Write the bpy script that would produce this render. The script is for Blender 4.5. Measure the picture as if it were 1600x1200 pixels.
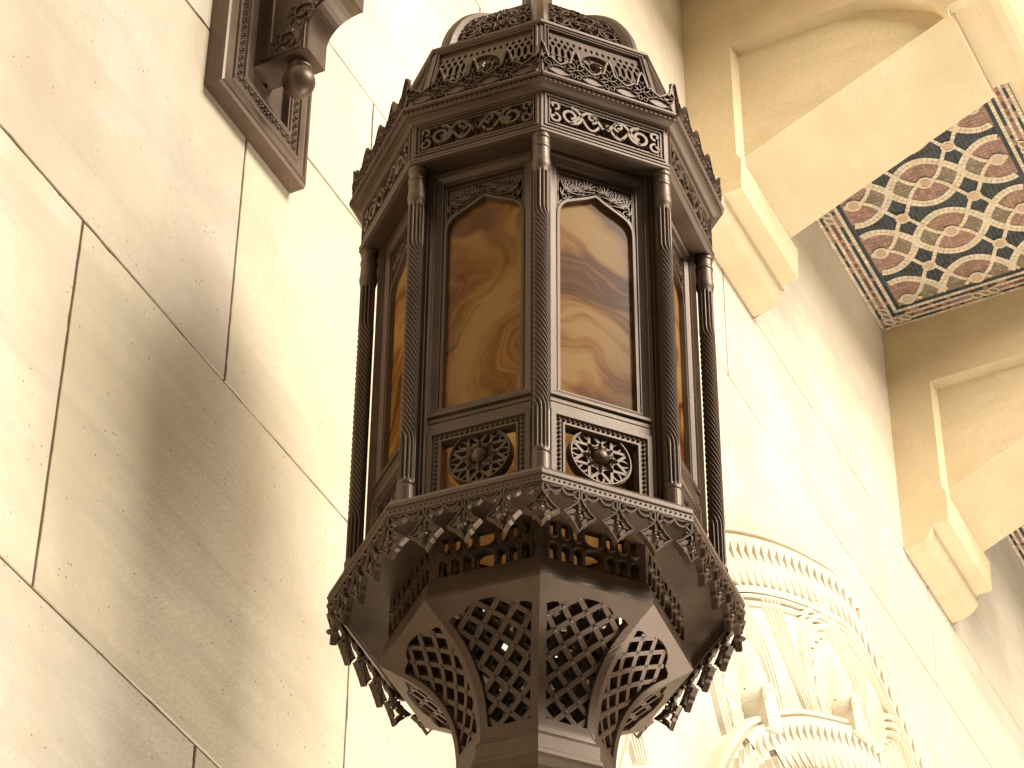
import bpy, math, random
from mathutils import Vector, Matrix
from mathutils.geometry import tessellate_polygon
random.seed(7)
PI = math.pi
for o in list(bpy.data.objects): bpy.data.objects.remove(o)
scene = bpy.context.scene
COL = scene.collection

# ------------------------------------------------------------------ camera
# world: X along the wall (away to the right), Y into the wall (face at Y=0.75), Z up; lantern axis at X=Y=0
ZC = 1.6
cd = bpy.data.cameras.new('camera'); cam = bpy.data.objects.new('camera', cd); COL.objects.link(cam)
cd.sensor_width = 36.0; cd.lens = 103.256; cd.clip_start = 0.1; cd.clip_end = 200
R = Vector((0.443361, -0.89632, 0.006465)); U = Vector((-0.581653, -0.282209, 0.762914)); F = Vector((0.68199, 0.342007, 0.646467))
m = Matrix((R, U, -F)).transposed().to_4x4(); m.translation = Vector((-4.15324, -2.02612, ZC)); cam.matrix_world = m
scene.camera = cam

# ------------------------------------------------------------------ light
W = bpy.data.worlds.new('World'); scene.world = W; W.use_nodes = True
bg = W.node_tree.nodes['Background']; bg.inputs[0].default_value = (1.0, 0.85, 0.66, 1); bg.inputs[1].default_value = 0.165
def look(o, d): o.rotation_euler = Vector(d).to_track_quat('-Z', 'Y').to_euler()
def area(name, loc, target, sx, sy, power, col):
    l = bpy.data.lights.new(name, 'AREA'); l.shape = 'RECTANGLE'; l.size = sx; l.size_y = sy; l.energy = power; l.color = col
    o = bpy.data.objects.new(name, l); COL.objects.link(o); o.location = loc; look(o, Vector(target) - Vector(loc)); return o
# light from the open courtyard side of the portico, and the bounce of its sunlit paving
area('courtyard_light', (0.7, -8.0, 13.2), (-0.2, 0.4, 5.0), 5.4, 3.8, 2600, (1.0, 0.915, 0.78))
area('paving_bounce', (6.0, -4.2, -1.5), (2.4, 0.4, 8.0), 8.0, 6.0, 1700, (1.0, 0.90, 0.76))
scene.view_settings.view_transform = 'Standard'; scene.view_settings.look = 'None'
scene.view_settings.exposure = -0.12; scene.view_settings.gamma = 1.0
scene.render.engine = 'CYCLES'
scene.cycles.max_bounces = 8; scene.cycles.diffuse_bounces = 5

# ------------------------------------------------------------------ materials
def mat(name, col, rough=0.5, metal=0.0, spec=0.5):
    M = bpy.data.materials.new(name); M.use_nodes = True
    b = M.node_tree.nodes['Principled BSDF']
    b.inputs['Base Color'].default_value = (*col, 1); b.inputs['Roughness'].default_value = rough
    b.inputs['Metallic'].default_value = metal; b.inputs['Specular IOR Level'].default_value = spec
    return M, M.node_tree.nodes, M.node_tree.links, b
def nd(N, t, **kw):
    n = N.new(t)
    for k, v in kw.items():
        if hasattr(n, k): setattr(n, k, v)
        else: n.inputs[k].default_value = v
    return n
def ramp(N, L, src, stops):
    r = N.new('ShaderNodeValToRGB'); L.new(src, r.inputs[0])
    e = r.color_ramp.elements
    while len(e) < len(stops): e.new(0.5)
    for i, (p, c) in enumerate(stops):
        e[i].position = p; e[i].color = (*c, 1) if len(c) == 3 else c
    return r
def mixc(N, L, a, b, fac, mode='MIX'):
    x = N.new('ShaderNodeMix'); x.data_type = 'RGBA'; x.blend_type = mode
    for sock, v in ((x.inputs[6], a), (x.inputs[7], b), (x.inputs[0], fac)):
        if hasattr(v, 'links'): L.new(v, sock)
        elif isinstance(v, (int, float)): sock.default_value = v
        else: sock.default_value = (*v, 1)
    return x.outputs[2]

def make_bronze():
    M, N, L, b = mat('bronze_paint', (0.1, 0.07, 0.05), 0.38, 0.25, 0.5)
    tc = nd(N, 'ShaderNodeTexCoord')
    n1 = nd(N, 'ShaderNodeTexNoise', Scale=9.0, Detail=6.0); L.new(tc.outputs['Object'], n1.inputs['Vector'])
    r = ramp(N, L, n1.outputs[0], [(0.3, (0.098, 0.059, 0.036)), (0.7, (0.148, 0.096, 0.061))])
    n2 = nd(N, 'ShaderNodeTexNoise', Scale=160.0, Detail=3.0); L.new(tc.outputs['Object'], n2.inputs['Vector'])
    sp = ramp(N, L, n2.outputs[0], [(0.68, (0, 0, 0)), (0.76, (1, 1, 1))])
    c = mixc(N, L, r.outputs[0], (0.22, 0.17, 0.12), sp.outputs[0])
    L.new(c, b.inputs['Base Color'])
    rr = ramp(N, L, n1.outputs[0], [(0.3, (0.36,) * 3), (0.75, (0.50,) * 3)]); L.new(rr.outputs[0], b.inputs['Roughness'])
    n3 = nd(N, 'ShaderNodeTexNoise', Scale=420.0, Detail=2.0); L.new(tc.outputs['Object'], n3.inputs['Vector'])
    bp = nd(N, 'ShaderNodeBump', Strength=0.12, Distance=0.002); L.new(n3.outputs[0], bp.inputs['Height']); L.new(bp.outputs[0], b.inputs['Normal'])
    return M
def make_stone(name, base, dark, pit=1.0, vein=0.5):
    M, N, L, b = mat(name, base, 0.75, 0.0, 0.25)
    tc = nd(N, 'ShaderNodeTexCoord'); oi = nd(N, 'ShaderNodeObjectInfo')
    geo = nd(N, 'ShaderNodeNewGeometry')
    pos = geo.outputs['Position']
    n1 = nd(N, 'ShaderNodeTexNoise', Scale=1.7, Detail=8.0, Roughness=0.65); L.new(pos, n1.inputs['Vector'])
    c = mixc(N, L, base, dark, ramp(N, L, n1.outputs[0], [(0.40, (0, 0, 0)), (0.64, (0.95,) * 3)]).outputs[0])
    # bedding veins
    mp = nd(N, 'ShaderNodeMapping'); mp.inputs['Rotation'].default_value = (0, math.radians(8), 0); mp.inputs['Scale'].default_value = (0.35, 1, 5.0)
    L.new(pos, mp.inputs['Vector'])
    n4 = nd(N, 'ShaderNodeTexNoise', Scale=2.2, Detail=7.0, Roughness=0.6); L.new(mp.outputs[0], n4.inputs['Vector'])
    vf = ramp(N, L, n4.outputs[0], [(0.5, (0, 0, 0)), (0.68, (vein,) * 3)])
    c = mixc(N, L, c, tuple(x * 0.72 for x in base), vf.outputs[0])
    n6 = nd(N, 'ShaderNodeTexNoise', Scale=0.9, Detail=9.0, Roughness=0.72, Distortion=0.6); L.new(pos, n6.inputs['Vector'])
    c = mixc(N, L, c, tuple(x * f for x, f in zip(base, (0.74, 0.72, 0.74))), ramp(N, L, n6.outputs[0], [(0.48, (0, 0, 0)), (0.64, (vein,) * 3)]).outputs[0])
    # grain
    n2 = nd(N, 'ShaderNodeTexNoise', Scale=85.0, Detail=4.0, Roughness=0.7); L.new(pos, n2.inputs['Vector'])
    c = mixc(N, L, c, tuple(x * 0.8 for x in base), ramp(N, L, n2.outputs[0], [(0.42, (0, 0, 0)), (0.72, (0.75,) * 3)]).outputs[0])
    # pits
    v = nd(N, 'ShaderNodeTexVoronoi', Scale=40.0); L.new(pos, v.inputs['Vector'])
    n5 = nd(N, 'ShaderNodeTexNoise', Scale=11.0, Detail=2.0); L.new(pos, n5.inputs['Vector'])
    pr = ramp(N, L, v.outputs['Distance'], [(0.06, (1, 1, 1)), (0.12, (0, 0, 0))])
    pm = mixc(N, L, (0, 0, 0), pr.outputs[0], ramp(N, L, n5.outputs[0], [(0.5, (0, 0, 0)), (0.56, (pit,) * 3)]).outputs[0])
    c = mixc(N, L, c, tuple(x * 0.35 for x in dark), pm)
    c = mixc(N, L, c, oi.outputs['Color'], 1.0, 'MULTIPLY')
    L.new(c, b.inputs['Base Color'])
    h = mixc(N, L, n2.outputs[0], (0, 0, 0), pm)
    bp = nd(N, 'ShaderNodeBump', Strength=0.35, Distance=0.004); L.new(h, bp.inputs['Height']); L.new(bp.outputs[0], b.inputs['Normal'])
    return M
def make_glass():
    M, N, L, b = mat('amber_glass', (0.5, 0.3, 0.12), 0.16, 0.0, 0.22)
    tc = nd(N, 'ShaderNodeTexCoord'); oi = nd(N, 'ShaderNodeObjectInfo')
    ds = nd(N, 'ShaderNodeVectorMath', operation='DOT_PRODUCT'); L.new(tc.outputs['Object'], ds.inputs[0]); ds.inputs[1].default_value = (0.92388, -0.38268, 0)
    sx = nd(N, 'ShaderNodeSeparateXYZ'); L.new(tc.outputs['Object'], sx.inputs[0])
    rn = nd(N, 'ShaderNodeMath', operation='MULTIPLY'); gsep = nd(N, 'ShaderNodeSeparateColor'); L.new(oi.outputs['Color'], gsep.inputs[0]); L.new(gsep.outputs[0], rn.inputs[0]); rn.inputs[1].default_value = 9.0
    P = nd(N, 'ShaderNodeCombineXYZ'); L.new(ds.outputs['Value'], P.inputs[0]); L.new(sx.outputs[2], P.inputs[1]); L.new(rn.outputs[0], P.inputs[2])
    n0 = nd(N, 'ShaderNodeTexNoise', Scale=3.4, Detail=2.5); L.new(P.outputs[0], n0.inputs['Vector'])
    wsc = nd(N, 'ShaderNodeVectorMath', operation='MULTIPLY_ADD'); L.new(n0.outputs['Color'], wsc.inputs[0]); wsc.inputs[1].default_value = (0.55, 0.45, 0.0); L.new(P.outputs[0], wsc.inputs[2])
    an = nd(N, 'ShaderNodeMath', operation='MULTIPLY_ADD'); L.new(gsep.outputs[1], an.inputs[0]); an.inputs[1].default_value = -3.14159; an.inputs[2].default_value = 0.0
    vr = nd(N, 'ShaderNodeVectorRotate', rotation_type='Z_AXIS'); L.new(wsc.outputs[0], vr.inputs['Vector']); L.new(an.outputs[0], vr.inputs['Angle'])
    st_ = nd(N, 'ShaderNodeMapping'); st_.inputs['Scale'].default_value = (2.0, 12.0, 1.0); L.new(vr.outputs[0], st_.inputs['Vector'])
    n1 = nd(N, 'ShaderNodeTexNoise', Scale=1.0, Detail=9.0, Roughness=0.60); L.new(st_.outputs[0], n1.inputs['Vector'])
    n2 = nd(N, 'ShaderNodeTexNoise', Scale=4.0, Detail=2.0); L.new(P.outputs[0], n2.inputs['Vector'])
    c1 = ramp(N, L, n1.outputs[0], [(0.42, (0.22, 0.07, 0.008)), (0.475, (0.45, 0.21, 0.04)), (0.52, (0.64, 0.39, 0.13)), (0.58, (0.78, 0.58, 0.29))])
    c = mixc(N, L, c1.outputs[0], (0.64, 0.45, 0.20), ramp(N, L, n2.outputs[0], [(0.54, (0, 0, 0)), (0.70, (0.5,) * 3)]).outputs[0])
    ct = mixc(N, L, c, (1.0, 0.84, 0.56), 0.5)
    cf = mixc(N, L, c, (0.78, 0.66, 0.48), 1.0, 'MULTIPLY')
    L.new(cf, b.inputs['Base Color'])
    b.inputs['Coat Weight'].default_value = 0.12; b.inputs['Coat Roughness'].default_value = 0.03
    tr = nd(N, 'ShaderNodeBsdfTranslucent'); L.new(ct, tr.inputs['Color'])
    mx = nd(N, 'ShaderNodeMixShader'); mx.inputs[0].default_value = 0.55
    L.new(b.outputs[0], mx.inputs[1]); L.new(tr.outputs[0], mx.inputs[2])
    L.new(mx.outputs[0], N['Material Output'].inputs['Surface'])
    return M
def make_tess():
    M, N, L, b = mat('mosaic_tessera', (0.5, 0.4, 0.3), 0.5, 0, 0.4)
    a = nd(N, 'ShaderNodeAttribute', attribute_name='tess'); L.new(a.outputs['Color'], b.inputs['Base Color'])
    return M
BRONZE = make_bronze()
STONE = make_stone('limestone', (0.81, 0.735, 0.60), (0.67, 0.565, 0.425), 1.0, 0.7)
CARVED = make_stone('carved_limestone', (0.80, 0.74, 0.60), (0.70, 0.58, 0.40), 0.2, 0.15)
SOFFIT = make_stone('shade_browned_stone', (0.77, 0.64, 0.42), (0.66, 0.52, 0.32), 0.35, 0.35)  # browner than the wall stone: the beams' shade is partly put into this colour
MORTAR = mat('joint_mortar', (0.17, 0.125, 0.075), 0.9, 0, 0.1)[0]
GLASS = make_glass()
TESS = make_tess()
GROUT = mat('mosaic_grout', (0.22, 0.17, 0.12), 0.9, 0, 0.1)[0]
GAP_SHADE = mat('painted_gap_shade', (0.06, 0.045, 0.03), 0.9, 0, 0.1)[0]

# ------------------------------------------------------------------ mesh helpers
class MB:
    def __init__(s): s.v = []; s.f = []
    def add(s, vs, fs):
        k = len(s.v); s.v.extend(vs); s.f.extend([tuple(i + k for i in f) for f in fs])
    def build(s, name, material, parent=None, smooth=False, mesh_only=False):
        me = bpy.data.meshes.new(name); me.from_pydata([tuple(v) for v in s.v], [], s.f); me.update()
        me.materials.append(material)
        if smooth: me.polygons.foreach_set('use_smooth', [True] * len(me.polygons))
        if mesh_only: return me
        return link(name, me, parent)
def link(name, me, parent=None, rz=0.0):
    o = bpy.data.objects.new(name, me); COL.objects.link(o); o.parent = parent
    if rz: o.rotation_euler[2] = rz
    return o
def thing(name, label, cat, loc=(0, 0, 0), group=None):
    o = bpy.data.objects.new(name, None); COL.objects.link(o); o.location = loc; o.empty_display_size = 0.1
    o['label'] = label; o['category'] = cat
    if group: o['group'] = group
    return o
def box(mb, x0, x1, y0, y1, z0, z1):
    mb.add([(x, y, z) for z in (z0, z1) for y in (y0, y1) for x in (x0, x1)],
           [(0, 2, 3, 1), (4, 5, 7, 6), (0, 1, 5, 4), (2, 6, 7, 3), (0, 4, 6, 2), (1, 3, 7, 5)])
C22, S22 = math.cos(PI / 8), math.sin(PI / 8)
def oct_ring(mb, prof, closed=True, n=8, a0=-PI / 2):
    k = len(prof); vs = []
    for i in range(n):
        a = a0 + i * 2 * PI / n
        for (r, z) in prof: vs.append((r * math.cos(a), r * math.sin(a), z))
    fs = []
    for i in range(n):
        j = (i + 1) % n
        for q in range(k if closed else k - 1):
            q2 = (q + 1) % k
            fs.append((i * k + q, j * k + q, j * k + q2, i * k + q2))
    mb.add(vs, fs)
# lantern face frame (left front face): s to the right in the photo, o outward, z up
FA = -PI / 2 - PI / 8
NN = Vector((math.cos(FA), math.sin(FA), 0)); SS = Vector((-math.sin(FA), math.cos(FA), 0))
ZB = 2.7
def FP(s, z, o): return NN * o + SS * s + Vector((0, 0, z - ZB))
def flat(o0): return lambda s, t, o: FP(s, t, o0 + o)
def tilted(r0, z0, r1, z1):     # plane through two rings; t is metres up the slope
    a0, a1 = r0 * C22, r1 * C22; ln = math.hypot(a1 - a0, z1 - z0); da, dz = (a1 - a0) / ln, (z1 - z0) / ln
    return lambda s, t, o: FP(s, z0 + t * dz - o * da, a0 + t * da + o * dz)
class Prof:                      # smooth profile (R,z): surface of one facet, u = -1..1 across, t = metres along
    def __init__(s, pts):
        P = [pts[0]] + pts + [pts[-1]]; out = []
        for i in range(1, len(P) - 2):
            for k in range(8):
                t = k / 8; p0, p1, p2, p3 = P[i - 1], P[i], P[i + 1], P[i + 2]
                out.append(tuple(0.5 * (2 * p1[c] + (p2[c] - p0[c]) * t + (2 * p0[c] - 5 * p1[c] + 4 * p2[c] - p3[c]) * t * t + (3 * p1[c] - p0[c] - 3 * p2[c] + p3[c]) * t ** 3) for c in (0, 1)))
        out.append(pts[-1]); s.p = out; s.l = [0]
        for a, b in zip(out, out[1:]): s.l.append(s.l[-1] + math.hypot(b[0] - a[0], b[1] - a[1]))
        s.len = s.l[-1]
    def at(s, t):
        t = max(0, min(s.len, t)); i = 0
        while i < len(s.l) - 2 and s.l[i + 1] < t: i += 1
        f = (t - s.l[i]) / max(1e-9, s.l[i + 1] - s.l[i]); a, b = s.p[i], s.p[i + 1]
        d = (b[0] - a[0], b[1] - a[1]); ln = math.hypot(*d)
        return a[0] + d[0] * f, a[1] + d[1] * f, d[0] / ln, d[1] / ln
    def half(s, t): return s.at(t)[0] * S22
    def map(s, sgn):             # sgn: side of the outward normal
        def f(x, t, o):
            r, z, dr, dz = s.at(t); da = dr * C22; l = math.hypot(da, dz)
            return FP(x, z - sgn * o * da / l, r * C22 + sgn * o * dz / l)
        return f
def strand(mb, pts, w, h, mp, closed=False, o0=0.0, top=0.55):
    n = len(pts); vs = []
    for i, (x, y) in enumerate(pts):
        a = pts[(i - 1) % n] if (closed or i > 0) else pts[i]; b = pts[(i + 1) % n] if (closed or i < n - 1) else pts[i]
        dx, dy = b[0] - a[0], b[1] - a[1]; l = math.hypot(dx, dy) or 1e-9; nx, ny = -dy / l, dx / l
        ww = w(i / max(1, n - 1)) if callable(w) else w
        for e, o in ((-0.5, 0), (-0.5 * top, h), (0.5 * top, h), (0.5, 0)):
            vs.append(mp(x + nx * ww * e, y + ny * ww * e, o0 + o))
    fs = []
    for i in range(n if closed else n - 1):
        j = (i + 1) % n
        for q in range(3): fs.append((i * 4 + q, i * 4 + q + 1, j * 4 + q + 1, j * 4 + q))
    if not closed: fs += [(0, 1, 2, 3), (n * 4 - 1, n * 4 - 2, n * 4 - 3, n * 4 - 4)]
    mb.add(vs, fs)
def leaf(mb, x, y, a, ln, wd, mp, h=0.006, o0=0.0):
    c, s = math.cos(a), math.sin(a); P = lambda u, v, o: mp(x + c * u - s * v, y + s * u + c * v, o0 + o)
    mb.add([P(0, 0, 0), P(ln * .35, wd / 2, 0), P(ln * .7, wd * .38, 0), P(ln, 0, 0), P(ln * .7, -wd * .38, 0), P(ln * .35, -wd / 2, 0), P(ln * .3, 0, h), P(ln * .72, 0, h * .8)],
           [(0, 6, 1), (1, 6, 7, 2), (2, 7, 3), (3, 7, 4), (4, 7, 6, 5), (5, 6, 0)])
def dot(mb, x, y, r, mp, h=None, o0=0.0, n=8, rings=2):
    h = r if h is None else h; vs = []; fs = []
    for q in range(rings):
        b = q / rings * PI / 2
        for i in range(n):
            a = 2 * PI * i / n; vs.append(mp(x + r * math.cos(b) * math.cos(a), y + r * math.cos(b) * math.sin(a), o0 + h * math.sin(b)))
    vs.append(mp(x, y, o0 + h))
    for q in range(rings - 1):
        for i in range(n):
            j = (i + 1) % n; fs.append((q * n + i, q * n + j, q * n + n + j, q * n + n + i))
    for i in range(n): fs.append(((rings - 1) * n + i, (rings - 1) * n + (i + 1) % n, rings * n))
    mb.add(vs, fs)
def plate(mb, loops, o0, o1, mp, back=False):
    flatpts = [p for L in loops for p in L]
    tris = tessellate_polygon([[Vector((x, y, 0)) for x, y in L] for L in loops])
    k = len(flatpts); vs = [mp(x, y, o1) for x, y in flatpts] + [mp(x, y, o0) for x, y in flatpts]
    fs = [tuple(t) for t in tris]
    if back: fs += [tuple(i + k for i in reversed(t)) for t in tris]
    b = 0
    for L in loops:
        n = len(L)
        for i in range(n): j = (i + 1) % n; fs.append((b + i, b + j, k + b + j, k + b + i))
        b += n
    mb.add(vs, fs)
def ell(cx, cy, rx, ry, n=14, a0=0.0, rot=0.0):
    out = []
    for i in range(n):
        a = a0 + 2 * PI * i / n; x, y = rx * math.cos(a), ry * math.sin(a)
        out.append((cx + x * math.cos(rot) - y * math.sin(rot), cy + x * math.sin(rot) + y * math.cos(rot)))
    return out
def lens(cx, cy, rx, ry, n=6, rot=0.0):
    pts = [(rx * (2 * i / n - 1), ry * (1 - (2 * i / n - 1) ** 2)) for i in range(n)] + [(rx * (1 - 2 * i / n), -ry * (1 - (1 - 2 * i / n) ** 2)) for i in range(n)]
    c, s = math.cos(rot), math.sin(rot)
    return [(cx + x * c - y * s, cy + x * s + y * c) for x, y in pts]
def mitred(mb, rect, prof, mp):
    x0, x1, z0, z1 = rect; k = len(prof); vs = []
    for (cx, cz, sx, sz) in ((x0, z0, 1, 1), (x1, z0, -1, 1), (x1, z1, -1, -1), (x0, z1, 1, -1)):
        for (d, o) in prof: vs.append(mp(cx + sx * d, cz + sz * d, o))
    fs = []
    for i in range(4):
        j = (i + 1) % 4
        for q in range(k - 1): fs.append((i * k + q, j * k + q, j * k + q + 1, i * k + q + 1))
    mb.add(vs, fs)
def spiral(cx, cy, r, turns, a0, sgn=1, n=26, rin=0.12):
    return [(cx + (r * (1 - (1 - rin) * i / n)) * math.cos(a0 + sgn * turns * 2 * PI * i / n), cy + (r * (1 - (1 - rin) * i / n)) * math.sin(a0 + sgn * turns * 2 * PI * i / n)) for i in range(n + 1)]
def rect_path(x0, x1, z0, z1, step):
    P = []
    for a, b in (((x0, z0), (x1, z0)), ((x1, z0), (x1, z1)), ((x1, z1), (x0, z1)), ((x0, z1), (x0, z0))):
        n = max(1, round(math.hypot(b[0] - a[0], b[1] - a[1]) / step))
        P += [(a[0] + (b[0] - a[0]) * i / n, a[1] + (b[1] - a[1]) * i / n, math.atan2(b[1] - a[1], b[0] - a[0])) for i in range(n)]
    return P

# ------------------------------------------------------------------ the wall
def prism_y(mb, x0, x1, z0, z1, yf, yb, bv):     # block facing -Y with slightly chipped, uneven front edges
    loop = []
    for (ax_, az), (bx, bz) in (((x0, z0), (x1, z0)), ((x1, z0), (x1, z1)), ((x1, z1), (x0, z1)), ((x0, z1), (x0, z0))):
        n = max(2, min(60, round(math.hypot(bx - ax_, bz - az) / 0.03)))
        for i in range(n):
            f = i / n; e = abs(random.gauss(0, 0.0007)) + (random.uniform(0.001, 0.003) if random.random() < 0.05 else 0)
            x, z = ax_ + (bx - ax_) * f, az + (bz - az) * f
            loop.append((x + (e if x < (x0 + x1) / 2 else -e) * (1 if az != bz or i == 0 else 0), z + (e if z < (z0 + z1) / 2 else -e) * (1 if az == bz or i == 0 else 0)))
    k = len(loop); cx, cz = (x0 + x1) / 2, (z0 + z1) / 2
    ins = [(x + (bv if x < cx else -bv) * (1 if abs(abs(x - cx) - (x1 - x0) / 2) < .006 else 0), z + (bv if z < cz else -bv) * (1 if abs(abs(z - cz) - (z1 - z0) / 2) < .006 else 0)) for x, z in loop]
    mb.add([(x, yb, z) for x, z in loop] + [(x, yf + bv, z) for x, z in loop] + [(x, yf, z) for x, z in ins],
           [(q * k + i, q * k + (i + 1) % k, (q + 1) * k + (i + 1) % k, (q + 1) * k + i) for q in (0, 1) for i in range(k)] + [tuple(range(2 * k, 3 * k))])
WY = 0.75
wall = thing('stone_wall', 'cream limestone block wall running behind the bronze lantern', 'wall', (0, WY, 0))
courses = [(1.9, 3.24, [-2.6, -0.013, 1.2, 2.4, 4.1, 5.8]),
           (3.24, 4.18, [-1.775, -0.60, 0.575, 1.75, 2.9, 4.1, 5.3]),
           (4.18, 5.117, [-1.20, -0.028, 1.147, 2.32, 3.5, 4.7]),
           (5.117, 5.59, [-0.62, 0.553, 1.73, 2.9, 4.1, 5.3]),
           (5.59, 6.55, [-0.03, 1.15, 2.5, 4.093, 5.705]),
           (6.55, 7.04, [-0.8, 0.95, 3.043, 5.13, 7.2]),
           (7.04, 8.20, [-1.0, 0.92, 3.04, 5.15, 7.27])]
G = 0.0032
tint = {(2, 1): (0.88, 0.85, 0.83), (1, 2): (0.94, 0.905, 0.84), (1, 1): (1.0, 0.98, 0.95), (0, 1): (0.95, 0.94, 0.93), (2, 2): (0.96, 0.93, 0.86), (0, 2): (0.93, 0.91, 0.84), (1, 3): (0.97, 0.95, 0.9)}
for ci, (z0, z1, js) in enumerate(courses):
    xs = [-3.2] + js + [9.2]
    for bi, (a, b) in enumerate(zip(xs, xs[1:])):
        mb = MB(); prism_y(mb, a + G, b - G, z0 + G, z1 - G, random.uniform(0, 0.0010), 0.10, 0.0012)
        o = mb.build('stone_block', STONE, wall); o.location.z = ZC
        t = tint.get((ci, bi)) or (random.uniform(0.97, 1.0),) * 3
        o.color = (*t, 1)
mb = MB(); box(mb, -3.2, 9.2, 0.0045, 0.11, 1.9 + ZC, 8.2 + ZC); mb.build('mortar_joint', MORTAR, wall)

# ------------------------------------------------------------------ ceiling and beams (n = distance out from the wall)
def WP(x, n, z): return Vector((x, WY - n, z + ZC))
mb = MB(); box(mb, -3.2, 9.2, WY - 1.26, WY + 0.12, 8.202 + ZC, 8.4 + ZC)
ceil = mb.build('ceiling', SOFFIT); ceil['kind'] = 'structure'
def arc(cx, cy, r, a0, a1, n, ry=None):
    ry = r if ry is None else ry
    return [(cx + r * math.cos(math.radians(a0 + (a1 - a0) * i / n)), cy + ry * math.sin(math.radians(a0 + (a1 - a0) * i / n))) for i in range(n + 1)]
beam_labels = ['pale stone ceiling beam nearest the lantern with recessed brown panel', 'pale stone ceiling beam beyond the mosaic panel at the right edge']
for bi, x0 in enumerate((2.762, 4.86)):
    x1 = x0 + 0.556
    bt = thing('ceiling_beam', beam_labels[bi], 'beam', WP(x0 + 0.28, 0, 7.04), 'sloping ceiling beams')
    loc = Vector(bt.location)
    BP = lambda x, n, z: WP(x, n, z) - loc
    cove = [(0.0, 7.035)] + [(0.02 + 0.105 * math.sin(math.radians(a)), 7.04 + 0.08 * (1 - math.cos(math.radians(a)))) for a in range(10, 91, 10)]
    ledge = [(0.125, 7.121), (0.193, 7.121)]
    out = [(1.0, 7.622), (1.0, 7.665), (1.03, 7.672)] + arc(1.05, 7.86, 0.17, -85, 0, 8, 0.19) + [(1.24, 7.86), (1.24, 8.2)]
    # web, set back from both faces, with the sloping soffit
    prof = [(0.0, 8.2), (0.0, 7.3), (0.185, 7.3)] + [(n, z + 0.043) for n, z in out[:-1]] + [out[-1]]
    mb = MB(); k = len(prof)
    vs = [BP(x0 + 0.04, n, z) for n, z in prof] + [BP(x1 - 0.062, n, z) for n, z in prof]
    mb.add(vs, [(i, (i + 1) % k, k + (i + 1) % k, k + i) for i in range(k)])
    for q in (0, k):
        tr = tessellate_polygon([[Vector((n, z, 0)) for n, z in prof]]); mb.add([vs[i + q] for i in range(k)], [tuple(t) for t in tr])
    mb.build('beam_web', SOFFIT, bt)
    # springing block at the wall
    prof = [(0.0, 7.32)] + cove[:-1] + ledge + [(0.199, 7.262), (0.184, 7.29), (0.184, 7.32)]
    mb = MB(); k = len(prof)
    vs = [BP(x0 + 0.0425, n, z) for n, z in prof] + [BP(x1 - (0.0 if z < 7.118 else 0.03), n, z) for n, z in prof]
    mb.add(vs, [(i, (i + 1) % k, k + (i + 1) % k, k + i) for i in range(k)])
    for q in (0, k):
        tr = tessellate_polygon([[Vector((n, z, 0)) for n, z in prof]]); mb.add([vs[i + q] for i in range(k)], [tuple(t) for t in tr])
    mb.build('springing_block', SOFFIT, bt)
    # face frame around the recess
    mb = MB()
    outer = [(0.0, 8.2)] + cove[:-1] + ledge + [(0.199, 7.262), (0.182, 7.29), (0.182, 7.845), (0.68, 7.85), (0.80, 7.80), (0.92, 7.72), (0.985, 7.64), (1.0, 7.622)] + out[1:]
    inner_i = [i for i, p in enumerate(outer) if p in ((0.199, 7.262), (0.182, 7.29), (0.182, 7.845), (0.68, 7.85), (0.80, 7.80), (0.92, 7.72), (0.985, 7.64))]
    def off(p): return (p[0] + 0.016, p[1] - 0.022)
    mpb = lambda n, z, o: BP(x0 - o, n, z)
    tr = tessellate_polygon([[Vector((n, z, 0)) for n, z in outer]]); k = len(outer)
    vs = [BP(x0, n, z) for n, z in outer]; mb.add(vs, [tuple(t) for t in tr])
    back = [BP(x0 + 0.042, *(off(p) if i in inner_i[1:] else p)) for i, p in enumerate(outer)]
    mb.add(vs + back, [(i, (i + 1) % k, k + (i + 1) % k, k + i) for i in range(k)])
    mb.build('face_frame', SOFFIT, bt)
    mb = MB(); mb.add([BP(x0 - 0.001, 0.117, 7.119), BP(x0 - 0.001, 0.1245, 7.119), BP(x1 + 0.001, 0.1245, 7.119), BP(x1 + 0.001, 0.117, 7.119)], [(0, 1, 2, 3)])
    mb.build('painted_gap_shade', GAP_SHADE, bt)  # flat dark strip: the gap's shade is painted, no slot is cut
    for ch in bt.children:
        if ch.name.startswith(('beam_web', 'springing', 'face_frame')):
            bv_ = ch.modifiers.new('worn_edge', 'BEVEL'); bv_.width = 0.006; bv_.segments = 2; bv_.limit_method = 'ANGLE'; bv_.angle_limit = 0.6

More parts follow.
